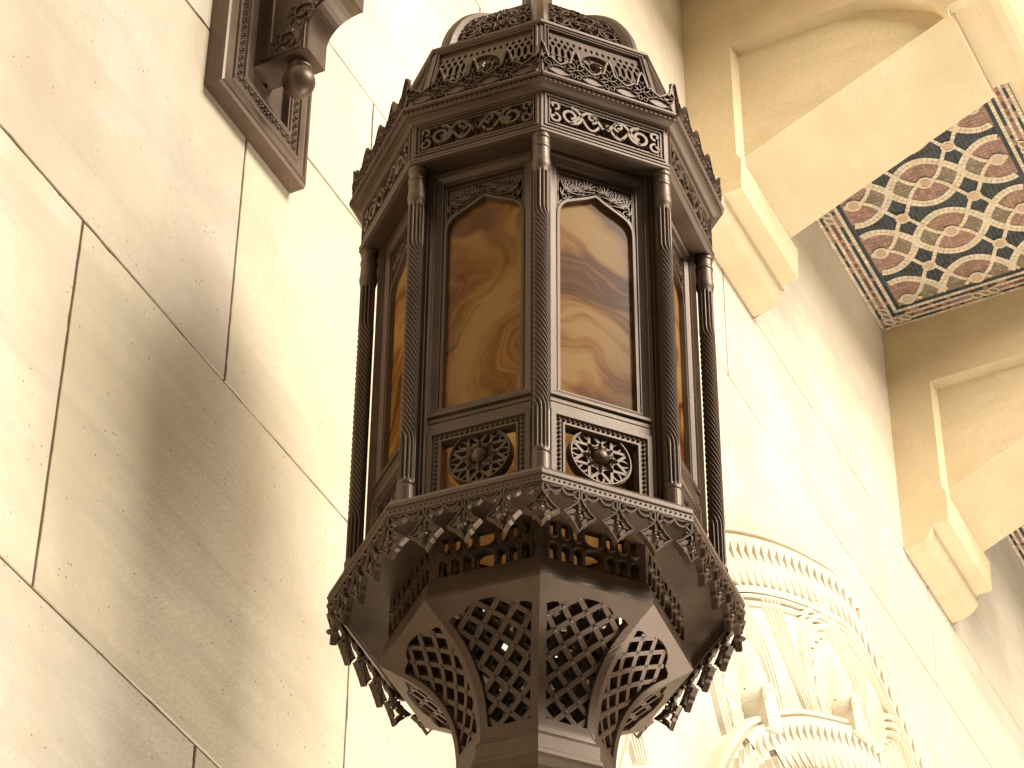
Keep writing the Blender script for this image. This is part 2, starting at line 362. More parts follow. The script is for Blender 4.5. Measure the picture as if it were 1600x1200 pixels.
# ------------------------------------------------------------------ mosaic ceiling panels
def build_mosaic(me_name):
    cols = {'w': (0.62, 0.52, 0.38), 'p': (0.31, 0.185, 0.14), 'd': (0.034, 0.045, 0.052), 'o': (0.235, 0.19, 0.125), 'c': (0.47, 0.35, 0.235), 'r': (0.16, 0.07, 0.045)}
    V = []; Fc = []; Cc = []
    LX, LN = 1.55, 0.95
    def tess(quad, key, lev, jit=0.16):
        k = len(V); cx = sum(p[0] for p in quad) / len(quad); cn = sum(p[1] for p in quad) / len(quad)
        tx, tn = random.gauss(0, 0.03), random.gauss(0, 0.03)
        for (x, n) in quad: V.append((x, -n, -lev + (x - cx) * tx + (n - cn) * tn))
        Fc.append(tuple(range(k, k + len(quad)))); b = 1 + random.uniform(-jit, jit); h = random.uniform(-0.06, 0.06)
        c = cols[key]; Cc.append((c[0] * b * (1 + h), c[1] * b, c[2] * b * (1 - h), 1))
    pX, pN = 0.31, 0.304; cX, cN = LX / 2, LN / 2
    B = 0.122
    def in_field(x, n, e=0.0): return B - e < x < LX - B + e and B - e < n < LN - B + e
    def cosp(q): c = math.cos(PI * q); return math.copysign(abs(c) ** 0.75, c)
    def sm(u): u = max(0, min(1, u)); return u * u * (3 - 2 * u)
    circles = []
    for i in range(-3, 4):
        for j in range(-2, 3):
            circles.append((cX + i * pX, cN + j * pN, 0.021, 0.033)); circles.append((cX + (i + .5) * pX, cN + (j + .5) * pN, 0.020, 0.030))
    # background
    st = 0.0185
    nx, nn_ = int((LX - 2 * B) / st), int((LN - 2 * B) / st)
    jx = [[(B + (LX - 2 * B) * i / nx + (random.uniform(-.22, .22) * st if 0 < i < nx else 0), B + (LN - 2 * B) * j / nn_ + (random.uniform(-.22, .22) * st if 0 < j < nn_ else 0)) for j in range(nn_ + 1)] for i in range(nx + 1)]
    def colour(x, n):
        p = (x - cX) / pX; q = (n - cN) / pN; i = round(p); j = round(q); lp = p - i; lq = abs(q - j)
        inside = abs(lp) < 0.40 * abs(cosp(q))
        if not inside: return 'd'
        return 'o' if abs(lp) < 0.5 * sm((2 * lq) ** 1.5) else 'p'
    def shrink(quad, g):
        cx = sum(p[0] for p in quad) / len(quad); cn = sum(p[1] for p in quad) / len(quad)
        return [(cx + (x - cx) * g, cn + (n - cn) * g) for x, n in quad]
    for i in range(nx):
        for j in range(nn_):
            q = [jx[i][j], jx[i + 1][j], jx[i + 1][j + 1], jx[i][j + 1]]
            cx = sum(p[0] for p in q) / 4; cn = sum(p[1] for p in q) / 4; key = colour(cx, cn)
            tess(shrink(q, 0.9), key, 0.0, 0.35 if key == 'd' else 0.22)
    def band(pts, w, rows, key, lev, ln=0.021):
        # walk the curve and lay tesserae across it
        seg = []; acc = [0]
        for a, b in zip(pts, pts[1:]): acc.append(acc[-1] + math.hypot(b[0] - a[0], b[1] - a[1]))
        nt = max(2, round(acc[-1] / ln)); sam = []
        for t in range(nt + 1):
            d = acc[-1] * t / nt; i = 0
            while i < len(acc) - 2 and acc[i + 1] < d: i += 1
            f = (d - acc[i]) / max(1e-9, acc[i + 1] - acc[i]); a, b = pts[i], pts[i + 1]; dx, dy = b[0] - a[0], b[1] - a[1]; l = math.hypot(dx, dy) or 1
            sam.append((a[0] + dx * f, a[1] + dy * f, -dy / l, dx / l))
        for a, b in zip(sam, sam[1:]):
            for r in range(rows):
                e0, e1 = -w / 2 + w * r / rows, -w / 2 + w * (r + 1) / rows
                q = [(a[0] + a[2] * e0, a[1] + a[3] * e0), (b[0] + b[2] * e0, b[1] + b[3] * e0), (b[0] + b[2] * e1, b[1] + b[3] * e1), (a[0] + a[2] * e1, a[1] + a[3] * e1)]
                if all(in_field(x, n, 0.003) for x, n in q) or lev > 0.0075: tess(shrink(q, 0.93), key, lev, 0.10)
    NS = 40
    for i in range(-3, 4):
        for sg in (-1, 1):
            pts = [(cX + (i + sg * 0.40 * cosp(q)) * pX, cN + q * pN) for q in [(-1.4 + 2.8 * k / 120) for k in range(121)]]
            band(pts, 0.034, 2, 'w', 0.002)
            for j in range(-2, 3):
                for s2 in (-1, 1):
                    pts = [(cX + (i + sg * 0.5 * sm((2 * u) ** 1.5)) * pX, cN + (j + s2 * u) * pN) for u in [0.5 * k / NS for k in range(NS + 1)]]
                    band(pts, 0.018, 1, 'w', 0.004)
    for (x, n, r0, r1) in circles:
        if not in_field(x, n, 0.02): continue
        rm = (r0 + r1) / 2
        def clipped(q): return [(min(max(px, B), LX - B), min(max(pn, B), LN - B)) for px, pn in q]
        for k in range(14):
            a, b = 2 * PI * k / 14, 2 * PI * (k + 0.9) / 14
            q = [(x + r0 * math.cos(a), n + r0 * math.sin(a)), (x + r1 * math.cos(a), n + r1 * math.sin(a)), (x + r1 * math.cos(b), n + r1 * math.sin(b)), (x + r0 * math.cos(b), n + r0 * math.sin(b))]
            if all(in_field(px, pn, 0.004) for px, pn in q): tess(q, 'w', 0.006, 0.08)
        q = clipped([(x + r0 * .95 * math.cos(2 * PI * k / 16), n + r0 * .95 * math.sin(2 * PI * k / 16)) for k in range(16)])
        tess(q, 'c', 0.006, 0.08)
    # border strips
    d = 0.002
    for (wd, keys) in ((0.016, 'w'), (0.012, 'dpdpd'), (0.014, 'w'), (0.016, 'ppr'), (0.014, 'w'), (0.015, 'ddpd'), (0.016, 'w'), (0.017, 'd')):
        x0, x1, n0, n1 = d, LX - d, d, LN - d
        for (a, b, nrm) in (((x0, n0), (x1, n0), (0, 1)), ((x1, n0), (x1, n1), (-1, 0)), ((x1, n1), (x0, n1), (0, -1)), ((x0, n1), (x0, n0), (1, 0))):
            L_ = math.hypot(b[0] - a[0], b[1] - a[1]); k = round(L_ / 0.02); ux, un = (b[0] - a[0]) / L_, (b[1] - a[1]) / L_
            for t in range(k):
                s0, s1 = L_ * t / k, L_ * (t + 0.92) / k
                m0 = wd if t == 0 else 0; m1 = wd if t == k - 1 else 0
                q = [(a[0] + ux * s0, a[1] + un * s0), (a[0] + ux * s1, a[1] + un * s1), (a[0] + ux * (s1 - m1) + nrm[0] * wd * .93, a[1] + un * (s1 - m1) + nrm[1] * wd * .93), (a[0] + ux * (s0 + m0) + nrm[0] * wd * .93, a[1] + un * (s0 + m0) + nrm[1] * wd * .93)]
                tess(q, random.choice(keys), 0.001, 0.2)
        d += wd
    # braided links at corners and mid sides
    e = 0.052
    for (x, n, ax_) in [(e, e, 0), (e, LN - e, 0), (LX - e, e, 0), (LX - e, LN - e, 0), (LX / 2, e, 0), (LX / 2, LN - e, 0), (e, LN / 2, 1), (LX - e, LN / 2, 1)]:
        for k in (-1, 0, 1):
            for dirn in ((0, 1) if (x < 0.1 or x > LX - .1) and (n < .1 or n > LN - .1) else (ax_,)):
                sx = 1 if x < LX / 2 else -1; sn = 1 if n < LN / 2 else -1
                off_ = (k * 0.036 if ax_ == 0 and dirn == 0 and LX / 2 == x else (k + 1) * 0.036)
                if x == LX / 2: px, pn = x + k * 0.036, n
                elif n == LN / 2: px, pn = x, n + k * 0.036
                else: px, pn = (x + sx * (k + 1) * 0.036, n) if dirn == 0 else (x, n + sn * (k + 1) * 0.036)
                ang = (0.6 if dirn == 0 else PI / 2 - 0.6)
                band(ell(px, pn, 0.027, 0.015, 17, 0, ang) , 0.010, 1, 'w', 0.008, 0.02)
                tess(ell(px, pn, 0.019, 0.008, 10, 0, ang), 'o', 0.0075, 0.2)
    me = bpy.data.meshes.new(me_name); me.from_pydata(V, [], Fc); me.update()
    at = me.color_attributes.new('tess', 'FLOAT_COLOR', 'CORNER'); data = []
    for p in me.polygons: data += list(Cc[p.index]) * p.loop_total
    at.data.foreach_set('color', data); me.materials.append(TESS)
    return me
tess_me = build_mosaic('tesserae')
gm = MB(); box(gm, 0.0, 1.55, -0.95, 0.0, 0.002, 0.010); grout_me = gm.build('grout_bed', GROUT, mesh_only=True)
for lab, x in (('dark blue, pink and cream mosaic panel with interlaced eyes between two beams', 3.314), ('mosaic panel corner peeking out behind the farther beam', 5.418)):
    t = thing('mosaic_panel', lab, 'mosaic', WP(x, 0, 8.190), 'mosaic ceiling panels')
    link('grout_bed', grout_me, t)
    o = link('tesserae', tess_me, t); o['kind'] = 'stuff'

# ------------------------------------------------------------------ carved arch on the wall
AX = 4.09
def spl(pts):
    def f(x):
        x = abs(x)
        for (a, b), (c, d) in zip(pts, pts[1:]):
            if x <= c: t = (x - a) / (c - a); return b + (d - b) * t
        return pts[-1][1]
    return f
out_f = [(0, 6.325), (0.1, 6.318), (0.2, 6.298), (0.4, 6.213), (0.6, 6.125), (0.8, 6.025), (1.0, 5.915), (1.2, 5.795), (1.4, 5.655), (1.6, 5.49), (1.8, 5.29), (2.0, 5.05), (2.2, 4.74), (2.35, 4.4), (2.45, 3.9), (2.5, 3.2)]
inn_f = [(0, 5.665), (0.1, 5.655), (0.25, 5.60), (0.5, 5.475), (0.75, 5.345), (1.0, 5.185), (1.2, 5.03), (1.35, 4.88), (1.5, 4.66), (1.6, 4.45), (1.68, 4.15), (1.72, 3.7), (1.74, 3.2)]
def full(pts): return [(AX - x, z) for x, z in reversed(pts)] + [(AX + x, z) for x, z in pts[1:]]
def resample(pts, step):
    acc = [0]
    for a, b in zip(pts, pts[1:]): acc.append(acc[-1] + math.hypot(b[0] - a[0], b[1] - a[1]))
    n = max(2, round(acc[-1] / step)); o = []
    i = 0
    for k in range(n + 1):
        d = acc[-1] * k / n
        while i < len(acc) - 2 and acc[i + 1] < d: i += 1
        f = (d - acc[i]) / max(1e-9, acc[i + 1] - acc[i]); o.append((pts[i][0] + (pts[i + 1][0] - pts[i][0]) * f, pts[i][1] + (pts[i + 1][1] - pts[i][1]) * f))
    return o
def smooth(pts, it=3):
    for _ in range(it): pts = [pts[0]] + [((a[0] + 2 * b[0] + c[0]) / 4, (a[1] + 2 * b[1] + c[1]) / 4) for a, b, c in zip(pts, pts[1:], pts[2:])] + [pts[-1]]
    return pts
OUT = smooth(resample(full(out_f), 0.05)); INN = smooth(resample(full(inn_f), 0.05))
arch = thing('carved_arch', 'pale carved stone arch with scalloped shell niches at lower right', 'arch', (AX, WY, ZC + 3.2))
al = Vector(arch.location)
AM = lambda x, z, o: WP(x, 0.0 + o, z) - al
def offset_curve(pts, d):
    o = []
    for i, (x, z) in enumerate(pts):
        a = pts[max(0, i - 1)]; b = pts[min(len(pts) - 1, i + 1)]; dx, dz = b[0] - a[0], b[1] - a[1]; l = math.hypot(dx, dz) or 1
        o.append((x + dz / l * d, z - dx / l * d))     # d>0 : towards the inside (below the arch)
    return o
mb = MB(); loop = OUT + list(reversed(INN)); plate(mb, [loop], 0.004, 0.016, AM); mb.build('arch_slab', CARVED, arch)
mb = MB()
strand(mb, offset_curve(OUT, 0.012), 0.02, 0.012, AM, o0=0.016); mb.build('outer_moulding', CARVED, arch)
mb = MB()
for d in (0.235, 0.26): strand(mb, offset_curve(OUT, d), 0.014, 0.016, AM, o0=0.016)
mb.build('band_moulding', CARVED, arch)
def teeth(mb, curve, d0, d1, step, depth, o0, flip=1):
    a = resample(offset_curve(curve, d0), step); b = resample(offset_curve(curve, d1), step); n = min(len(a), len(b))
    for k in range(n - 1):
        fa, fb = k * (len(a) - 1) / (n - 1), k * (len(b) - 1) / (n - 1)
        p0 = a[int(fa)]; p1 = a[min(len(a) - 1, int(fa) + 1)]; q0 = b[int(fb)]; q1 = b[min(len(b) - 1, int(fb) + 1)]
        c = ((p0[0] * .72 + p1[0] * .28), (p0[1] * .72 + p1[1] * .28)); m2 = ((q0[0] * .5 + q1[0] * .5), (q0[1] * .5 + q1[1] * .5))
        # raised wedge: steep side towards -X
        e = ((p0[0] * .05 + p1[0] * .95), (p0[1] * .05 + p1[1] * .95)); c2 = (p0[0] * .9 + p1[0] * .1, p0[1] * .9 + p1[1] * .1)
        if flip < 0: c2, e, m2 = (q0[0] * .9 + q1[0] * .1, q0[1] * .9 + q1[1] * .1), (q0[0] * .05 + q1[0] * .95, q0[1] * .05 + q1[1] * .95), ((p0[0] + p1[0]) / 2, (p0[1] + p1[1]) / 2)
        mb.add([AM(*c2, o0), AM(*e, o0), AM(*m2, o0), AM(c2[0] * .8 + m2[0] * .2, c2[1] * .8 + m2[1] * .2, o0 + depth)], [(0, 1, 3), (1, 2, 3), (2, 0, 3)])
def notches(curve, d0, d1, step, side):
    a = resample(curve, step); A_ = offset_curve(a, d0); B_ = offset_curve(a, d1); out_ = []
    for i in range(2, len(a) - 2):
        if a[i][1] < 4.2: continue
        tx, tz = a[i + 1][0] - a[i - 1][0], a[i + 1][1] - a[i - 1][1]; l = math.hypot(tx, tz); tx, tz = tx / l, tz / l
        p, q = A_[i], B_[i]; mx, mz = (p[0] + q[0]) / 2, (p[1] + q[1]) / 2
        if side < 0: out_.append([p, q, (mx - tx * step * (.55 if a[i][0] < AX + .05 else .12), mz - tz * step * (.55 if a[i][0] < AX + .05 else .12))])
        else: out_.append([p, q, (q[0] + tx * step * .62, q[1] + tz * step * .62)])
    return out_
def notched_band(name, curve, d0, d1, rows, o0, o1):
    lo = offset_curve(curve, d0) + list(reversed(offset_curve(curve, d1)))
    mb = MB(); plate(mb, [lo] + rows, o0, o1, AM); mb.build(name, CARVED, arch)
notched_band('notched_band', OUT, 0.036, 0.226, notches(OUT, 0.055, 0.125, 0.083, -1) + notches(OUT, 0.145, 0.205, 0.083, 1), 0.0165, 0.0372)
# inner arch ring stands proud
mb = MB(); IN2 = offset_curve(INN, 0.27); plate(mb, [INN + list(reversed(IN2))], -0.02, 0.06, AM); mb.build('inner_arch_ring', CARVED, arch)
notched_band('notched_band', INN, 0.030, 0.232, notches(INN, 0.050, 0.115, 0.078, -1) + notches(INN, 0.135, 0.205, 0.078, 1), 0.0605, 0.0795)
mb = MB(); strand(mb, offset_curve(INN, 0.012), 0.024, 0.012, AM, o0=0.06); strand(mb, offset_curve(INN, 0.255), 0.03, 0.012, AM, o0=0.06); mb.build('inner_moulding', CARVED, arch)
mb = MB(); IN3 = offset_curve(INN, 0.30); plate(mb, [IN3 + [(AX + 1.4, 3.2), (AX - 1.4, 3.2)]], -0.02, 0.02, AM); mb.build('tympanum', CARVED, arch)
mb = MB()
for d in (0.33, 0.37): strand(mb, offset_curve(INN, d), 0.03, 0.022, AM, o0=0.02)
mb.build('tympanum_moulding', CARVED, arch)
# shell lobes between the two rings
def at_curve(pts, x):
    for i, (a, b) in enumerate(zip(pts, pts[1:])):
        if a[0] <= x <= b[0]:
            t = (x - a[0]) / (b[0] - a[0]); dx, dz = b[0] - a[0], b[1] - a[1]; l = math.hypot(dx, dz)
            return (x, a[1] + dz * t, dx / l, dz / l)
for li, bx in enumerate((2.36, 3.02, 3.86, 4.40)):
    px, pz, tx, tz = at_curve(INN, bx); nx, nz = -tz, tx       # n outwards (up)
    nx, nz = nx * 0.6 - 0.0, nz * 0.6 + 0.4; l = math.hypot(nx, nz); nx, nz = nx / l, nz / l; tx, tz = nz, -nx
    LM = lambda u, v, o: AM(px + tx * u + nx * v, pz + tz * u + nz * v, o)
    niche = MB()
    hw, hh = (0.36, 0.40) if li != 3 else (0.24, 0.40)
    def lobe(f, n=30):
        pts = []
        for i in range(n + 1):
            a = PI * i / n; c = math.cos(a); s = math.sin(a)
            pts.append((-(hw * f) * math.copysign(abs(c) ** 0.9, c) * (1 - 0.12 * (1 - s)), (hh * f) * s ** 0.8 * (1 + 0.10 * max(0, 1 - abs(c) * 2.2)) - 0.0))
        return [(-hw * f * 0.8, -0.12)] + pts + [(hw * f * 0.8, -0.12)]
    for f, w_, h_ in ((1.0, 0.030, 0.018), (0.91, 0.028, 0.017), (0.82, 0.026, 0.016)): strand(niche, lobe(f), w_, h_, LM, o0=0.016)
    niche.build('niche_moulding', CARVED, arch)
    # dished shell with flutes: centre deep, rim proud
    sh = MB(); NR = 26; RI = [0.16, 0.34, 0.52, 0.66]
    vs = []; fs = []
    rim = lobe(0.70, NR - 2)
    for q, rr in enumerate((0.30, 0.55, 0.8, 1.0, 1.02)):
        for i, (u, v) in enumerate(rim):
            oo = 0.017 + 0.010 * rr ** 2 + (0.012 if i % 2 else 0.0) * (0.3 if q == 0 else 1.0) * (1 if q < 3 else 0.5)
            vs.append(LM(u * rr, v * rr, oo if q < 4 else 0.004))
    k = len(rim)
    for q in range(4):
        for i in range(k - 1): fs.append((q * k + i, q * k + i + 1, q * k + k + i + 1, q * k + k + i))
    sh.add(vs, fs); sh.build('shell_flutes', CARVED, arch)
    tt = MB(); rim = resample(lobe(0.74), 0.07)
    for (u0, v0), (u1, v1) in zip(rim, rim[1:]):
        mu, mv = (u0 + u1) / 2 * 0.86, (v0 + v1) / 2 * 0.86
        tt.add([LM(u0, v0, 0.018), LM(u1, v1, 0.018), LM(mu, mv, 0.018), LM((u0 + mu) / 2, (v0 + mv) / 2, 0.034)], [(0, 1, 3), (1, 2, 3), (2, 0, 3)])
    tt.build('niche_teeth', CARVED, arch)['kind'] = 'stuff'
    bs = MB(); pr = [(-0.066, -0.06)] + arc(0, 0.02, 0.066, 180, 0, 12, 0.062) + [(0.066, -0.06)]
    plate(bs, [pr], 0.0, 0.095, LM); strand(bs, pr[1:-1], 0.016, 0.010, LM, o0=0.095)
    bs.build('niche_boss', CARVED, arch)
for sx, sz, ex, ez in ((3.22, 5.76, 3.62, 5.47), (2.60, 5.36, 2.87, 5.02), (1.92, 4.86, 2.16, 4.46), (4.10, 6.02, 4.12, 5.72), (4.62, 5.80, 4.5, 5.5)):
    sp = MB(); dx, dz = ex - sx, ez - sz; l = math.hypot(dx, dz); nx, nz = -dz / l, dx / l
    for e in (-0.075, -0.045, -0.015, 0.015, 0.045): strand(sp, [(sx + nx * e * 1.3, sz + nz * e * 1.3), ((sx + ex) / 2 + nx * e, (sz + ez) / 2 + nz * e), (ex + nx * e * .7, ez + nz * e * .7)], 0.021, 0.013, AM, o0=0.016)
    sp.build('rib_bundle', CARVED, arch)

# ------------------------------------------------------------------ lantern
lan = thing('lantern', 'octagonal bronze lantern with amber glass panes hanging in front of the wall', 'lantern', (0, 0, ZB + ZC))
lan.rotation_euler[2] = math.radians(-152.6 + 90)
def eight(name, me, parent=None, ks=range(8)):
    return [link(name, me, parent or lan, k * PI / 4) for k in ks]
def Lz(p): return [(r, z - ZB) for r, z in p]
def solid(name, prof, parent=None, closed=True):
    mb = MB(); oct_ring(mb, Lz(prof), closed); return mb.build(name, BRONZE, parent or lan)
# cornice, frieze body, soffit
solid('cornice', [(0.400, 4.414), (0.4015, 4.411), (0.4015, 4.406), (0.398, 4.403), (0.392, 4.402), (0.384, 4.398), (0.380, 4.394), (0.3785, 4.392), (0.30, 4.392), (0.30, 4.425), (0.388, 4.425), (0.388, 4.418)])
solid('frieze_lip', [(0.377, 4.292), (0.3815, 4.290), (0.3815, 4.286), (0.3795, 4.284), (0.381, 4.282), (0.381, 4.277), (0.372, 4.275), (0.30, 4.275), (0.30, 4.292)])
# rope along cornice and along the lower band
def rope(me_name, R_, z, r, step, slant):
    mb = MB(); h = R_ * S22; n = round(2 * h / step)
    for i in range(n):
        s = -h + 2 * h * (i + 0.5) / n; a = step * 0.42
        mp = flat(R_ * C22 - 0.001)
        mb.add([mp(s - a - slant, z - r, 0), mp(s + a - slant, z - r, 0), mp(s + a + slant, z + r, 0), mp(s - a + slant, z + r, 0), mp(s - a * .4, z, r * 0.9), mp(s + a * .4, z, r * .9)], [(0, 1, 5, 4), (1, 2, 5), (2, 3, 4, 5), (3, 0, 4)])
    return mb.build(me_name, BRONZE, mesh_only=True)
eight('rope_moulding', rope('rope_moulding', 0.4015, 4.4095, 0.0045, 0.011, 0.003))
# frieze frame + scrollwork
hf = 0.377 * S22
mb = MB(); mp = flat(0.377 * C22)
mitred(mb, (-hf, hf, 4.290, 4.394), [(0, 0), (0.006, 0.0), (0.007, 0.003), (0.010, 0.003), (0.011, -0.001), (0.0145, -0.001), (0.0165, 0.002), (0.018, 0.002), (0.0185, -0.009)], lambda s, t, o: mp(s * (1 if abs(s) > hf - 1e-6 else 1), t, o))
eight('frieze_frame', mb.build('frieze_frame', BRONZE, mesh_only=True))
mb = MB(); mb.add([mp(-0.13, 4.30, -0.0085), mp(0.13, 4.30, -0.0085), mp(0.13, 4.384, -0.0085), mp(-0.13, 4.384, -0.0085)], [(0, 1, 2, 3)])
eight('frieze_back', mb.build('frieze_back', BRONZE, mesh_only=True))
def scrollwork(mb, mp, x0, x1, z0, z1, o0, seed, w=0.0052, h=0.008):
    rnd = random.Random(seed); H = z1 - z0; zc = (z0 + z1) / 2; L_ = x1 - x0; cx = (x0 + x1) / 2
    r = H * 0.40
    for sg in (-1, 1):
        c1 = cx + sg * L_ * 0.31
        strand(mb, spiral(c1, zc, r, 1.5, PI / 2 if sg > 0 else PI / 2, sg, 40, 0.22), w, h, mp, o0=o0)
        strand(mb, [(cx + sg * L_ * u, zc + H * 0.36 * math.sin(v)) for u, v in [(0.02 + 0.30 * i / 18, PI * 1.5 * i / 18 - 0.4) for i in range(19)]], w, h, mp, o0=o0)
        strand(mb, [(cx + sg * L_ * (0.04 + 0.26 * i / 18), zc - H * 0.34 * math.sin(PI * 1.6 * i / 18)) for i in range(19)], w * .9, h * .9, mp, o0=o0)
        strand(mb, spiral(cx + sg * L_ * 0.12, zc + H * 0.18, H * 0.2, 1.1, -PI / 2, -sg, 20, 0.3), w * .8, h, mp, o0=o0)
        strand(mb, spiral(cx + sg * L_ * 0.455, zc - H * 0.26, H * 0.2, 1.0, PI / 2, sg, 18, 0.4), w * .85, h, mp, o0=o0)
        strand(mb, spiral(cx + sg * L_ * 0.455, zc + H * 0.27, H * 0.17, 0.9, -PI / 2, -sg, 18, 0.4), w * .85, h, mp, o0=o0)
        for k in range(13):
            a = 2 * PI * k / 13; leaf(mb, c1 + math.cos(a) * r * 0.86, zc + math.sin(a) * r * 0.80, a + sg * 0.8, H * 0.20, H * 0.09, mp, h * 1.1, o0)
        leaf(mb, c1, zc, rnd.uniform(0, 6), H * .22, H * .13, mp, h * 1.2, o0); dot(mb, c1, zc, H * 0.07, mp, h, o0)
        for k in range(22):
            leaf(mb, cx + sg * L_ * rnd.uniform(0.02, 0.49), zc + H * rnd.uniform(-0.44, 0.44), rnd.uniform(0, 6.28), H * rnd.uniform(.18, .32), H * rnd.uniform(.09, .15), mp, h * rnd.uniform(.7, 1.2), o0)
    for a in (0, 60, 120, 180, 240, 300): leaf(mb, cx, zc, math.radians(a + 30), H * 0.34, H * 0.16, mp, h * 1.2, o0)
    dot(mb, cx, zc, H * 0.08, mp, h * 1.3, o0)
    strand(mb, [(x0 + .002, z0 + .003), (x1 - .002, z0 + .003)], 0.005, h * .7, mp, o0=o0); strand(mb, [(x0 + .002, z1 - .003), (x1 - .002, z1 - .003)], 0.005, h * .7, mp, o0=o0)
    for x in (x0 + .003, x1 - .003): strand(mb, [(x, z0), (x, z1)], 0.005, h * .7, mp, o0=o0)
mb2 = MB(); scrollwork(mb2, mp, -0.126, 0.126, 4.309, 4.375, -0.0088, 3, 0.0115, 0.0115)
eight('frieze_scrollwork', mb2.build('frieze_scrollwork', BRONZE, mesh_only=True))
# cresting
hc = 0.40 * S22; mpc = tilted(0.4005, 4.414, 0.392, 4.527)
def crest_top(s):
    u = (s / (hc / 2)) % 1.0; d = min(u, 1 - u) * 2          # 0 at unit centre, 1 in the valley
    if d < 0.14: return 0.106 - d * 0.06
    if d < 0.34: return 0.097 - (d - .14) * 0.18
    if d < 0.44: return 0.060
    if d < 0.72: return 0.066 - (d - .44) * 0.05
    return 0.054 - (d - 0.72) * 0.03
n = 96; top = [(-hc + 2 * hc * i / n, crest_top(-hc + 2 * hc * i / n)) for i in range(n + 1)]
holes = []
for k in range(-2, 3):
    c = k * hc / 2
    if abs(k) < 2:
        holes += [ell(c - .0115, .056, .0055, .0105, 8, 0, 0.5), ell(c + .0115, .056, .0055, .0105, 8, 0, -0.5), lens(c, .082, .0105, .006, 4, PI / 2), lens(c - .0125, .0375, .0095, .0042, 4, 0.5), lens(c + .0125, .0375, .0095, .0042, 4, -0.5), ell(c, .046, .0038, .0045, 6), ell(c - .006, .021, .0035, .0055, 6), ell(c + .006, .021, .0035, .0055, 6)]
    if k == -2: holes += [ell(c + .0085, .060, .0045, .008, 8, 0, -0.5), lens(c + .012, .040, .008, .004, 4, -0.6)]
    if k == 2: holes += [ell(c - .0085, .060, .0045, .008, 8, 0, 0.5), lens(c - .012, .040, .008, .004, 4, 0.6)]
    if k < 2: holes += [lens(c + hc / 4, .025, .0225, .0105, 6), ell(c + hc / 4 - .008, .0435, .005, .0035, 6), ell(c + hc / 4 + .008, .0435, .005, .0035, 6)]
mb = MB(); plate(mb, [[(-hc, 0.0), (hc, 0.0)] + list(reversed(top))] + holes, -0.004, 0.004, mpc, True)
strand(mb, [(s, t - 0.004) for s, t in top], 0.0055, 0.006, mpc, o0=0.004)
strand(mb, [(-hc, 0.005), (hc, 0.005)], 0.009, 0.004, mpc, o0=0.004)
for hh in holes: strand(mb, [(x + (x - sum(p[0] for p in hh) / len(hh)) * .28, y + (y - sum(p[1] for p in hh) / len(hh)) * .28) for x, y in hh], 0.0022, 0.004, mpc, True, 0.004)
for k in range(-2, 3):
    c = k * hc / 2
    if abs(k) < 2: dot(mb, c, 0.066, 0.004, mpc, .006, .004); leaf(mb, c, .096, PI / 2, .014, .009, mpc, .006, .004)
    for sg in (-1, 1):
        if -hc < c + sg * .02 < hc: leaf(mb, c + sg * .016, .03, PI / 2 - sg * .9, .022, .008, mpc, .006, .004); leaf(mb, c + sg * .024, .012, PI / 2 + sg * 1.0, .018, .007, mpc, .005, .004)
eight('cresting', mb.build('cresting', BRONZE, mesh_only=True))
# cap tier
r0, z0, r1, z1 = 0.373, 4.420, 0.3215, 4.660
mpk = tilted(r0, z0, r1, z1); LK = math.hypot((r1 - r0) * C22, z1 - z0)
def capx(s, t): return s * ((r0 + (r1 - r0) * t / LK) / r0)
mpk2 = lambda s, t, o: mpk(capx(s, t), t, o)
h0 = r0 * S22
mb = MB(); mitred(mb, (-h0, h0, 0.0, LK), [(0, -0.01), (0, 0), (0.007, 0.0), (0.0085, 0.004), (0.012, 0.004), (0.0135, -0.001), (0.016, -0.001), (0.017, 0.003), (0.0195, 0.003), (0.0205, -0.010)], mpk2)
eight('cap_frame', mb.build('cap_frame', BRONZE, mesh_only=True))
holes = []; cy = LK * 0.50; hx = h0 - 0.0215
for sg in (-1, 1):
    for i in range(5):
        x = sg * (0.054 + i * 0.0160)
        holes.append(ell(x, LK * 0.63, 0.0048, 0.0185, 12)); holes.append(lens(x + sg * .008, LK * 0.735, .0090, .0054, 4, PI / 2)); holes.append(lens(x, LK * 0.81, .0075, .0042, 4, PI / 2))
        holes.append(lens(x + sg * .008, LK * 0.51, .0105, .0055, 4, PI / 2)); holes.append(ell(x, LK * .42, .0045, .0045, 6)); holes.append(lens(x + sg * .006, LK * 0.32, .013, .0045, 4, PI / 2)); holes.append(ell(x, LK * .22, .005, .005, 6))
for k in range(12):
    a = 2 * PI * k / 12; holes.append(lens(math.cos(a) * 0.034, cy + math.sin(a) * 0.034, 0.0075, 0.0035, 4, a))
for k in range(6):
    x = -0.038 + k * 0.0152; holes.append(lens(x, LK * 0.80, .008, .004, 4, PI / 2)); holes.append(lens(x, LK * 0.26, .010, .004, 4, PI / 2)); holes.append(ell(x + .007, LK * .17, .004, .004, 6))
mb = MB(); plate(mb, [[(-hx, 0.0195), (hx, 0.0195), (hx, LK - 0.0195), (-hx, LK - 0.0195)]] + holes, -0.012, -0.004, mpk2, True)
strand(mb, ell(0, cy, .046, .046, 32), 0.006, 0.008, mpk2, True, -0.004)
strand(mb, ell(0, cy, .024, .024, 20), 0.004, 0.006, mpk2, True, -0.004)
for k in range(12): leaf(mb, 0, cy, 2 * PI * (k + .5) / 12, 0.027, 0.011, mpk2, 0.010, -0.004); dot(mb, math.cos(2 * PI * k / 12) * .041, cy + math.sin(2 * PI * k / 12) * .041, .003, mpk2, .004, -.004, 6)
dot(mb, 0, cy, 0.008, mpk2, 0.012, -0.002, 10, 3)
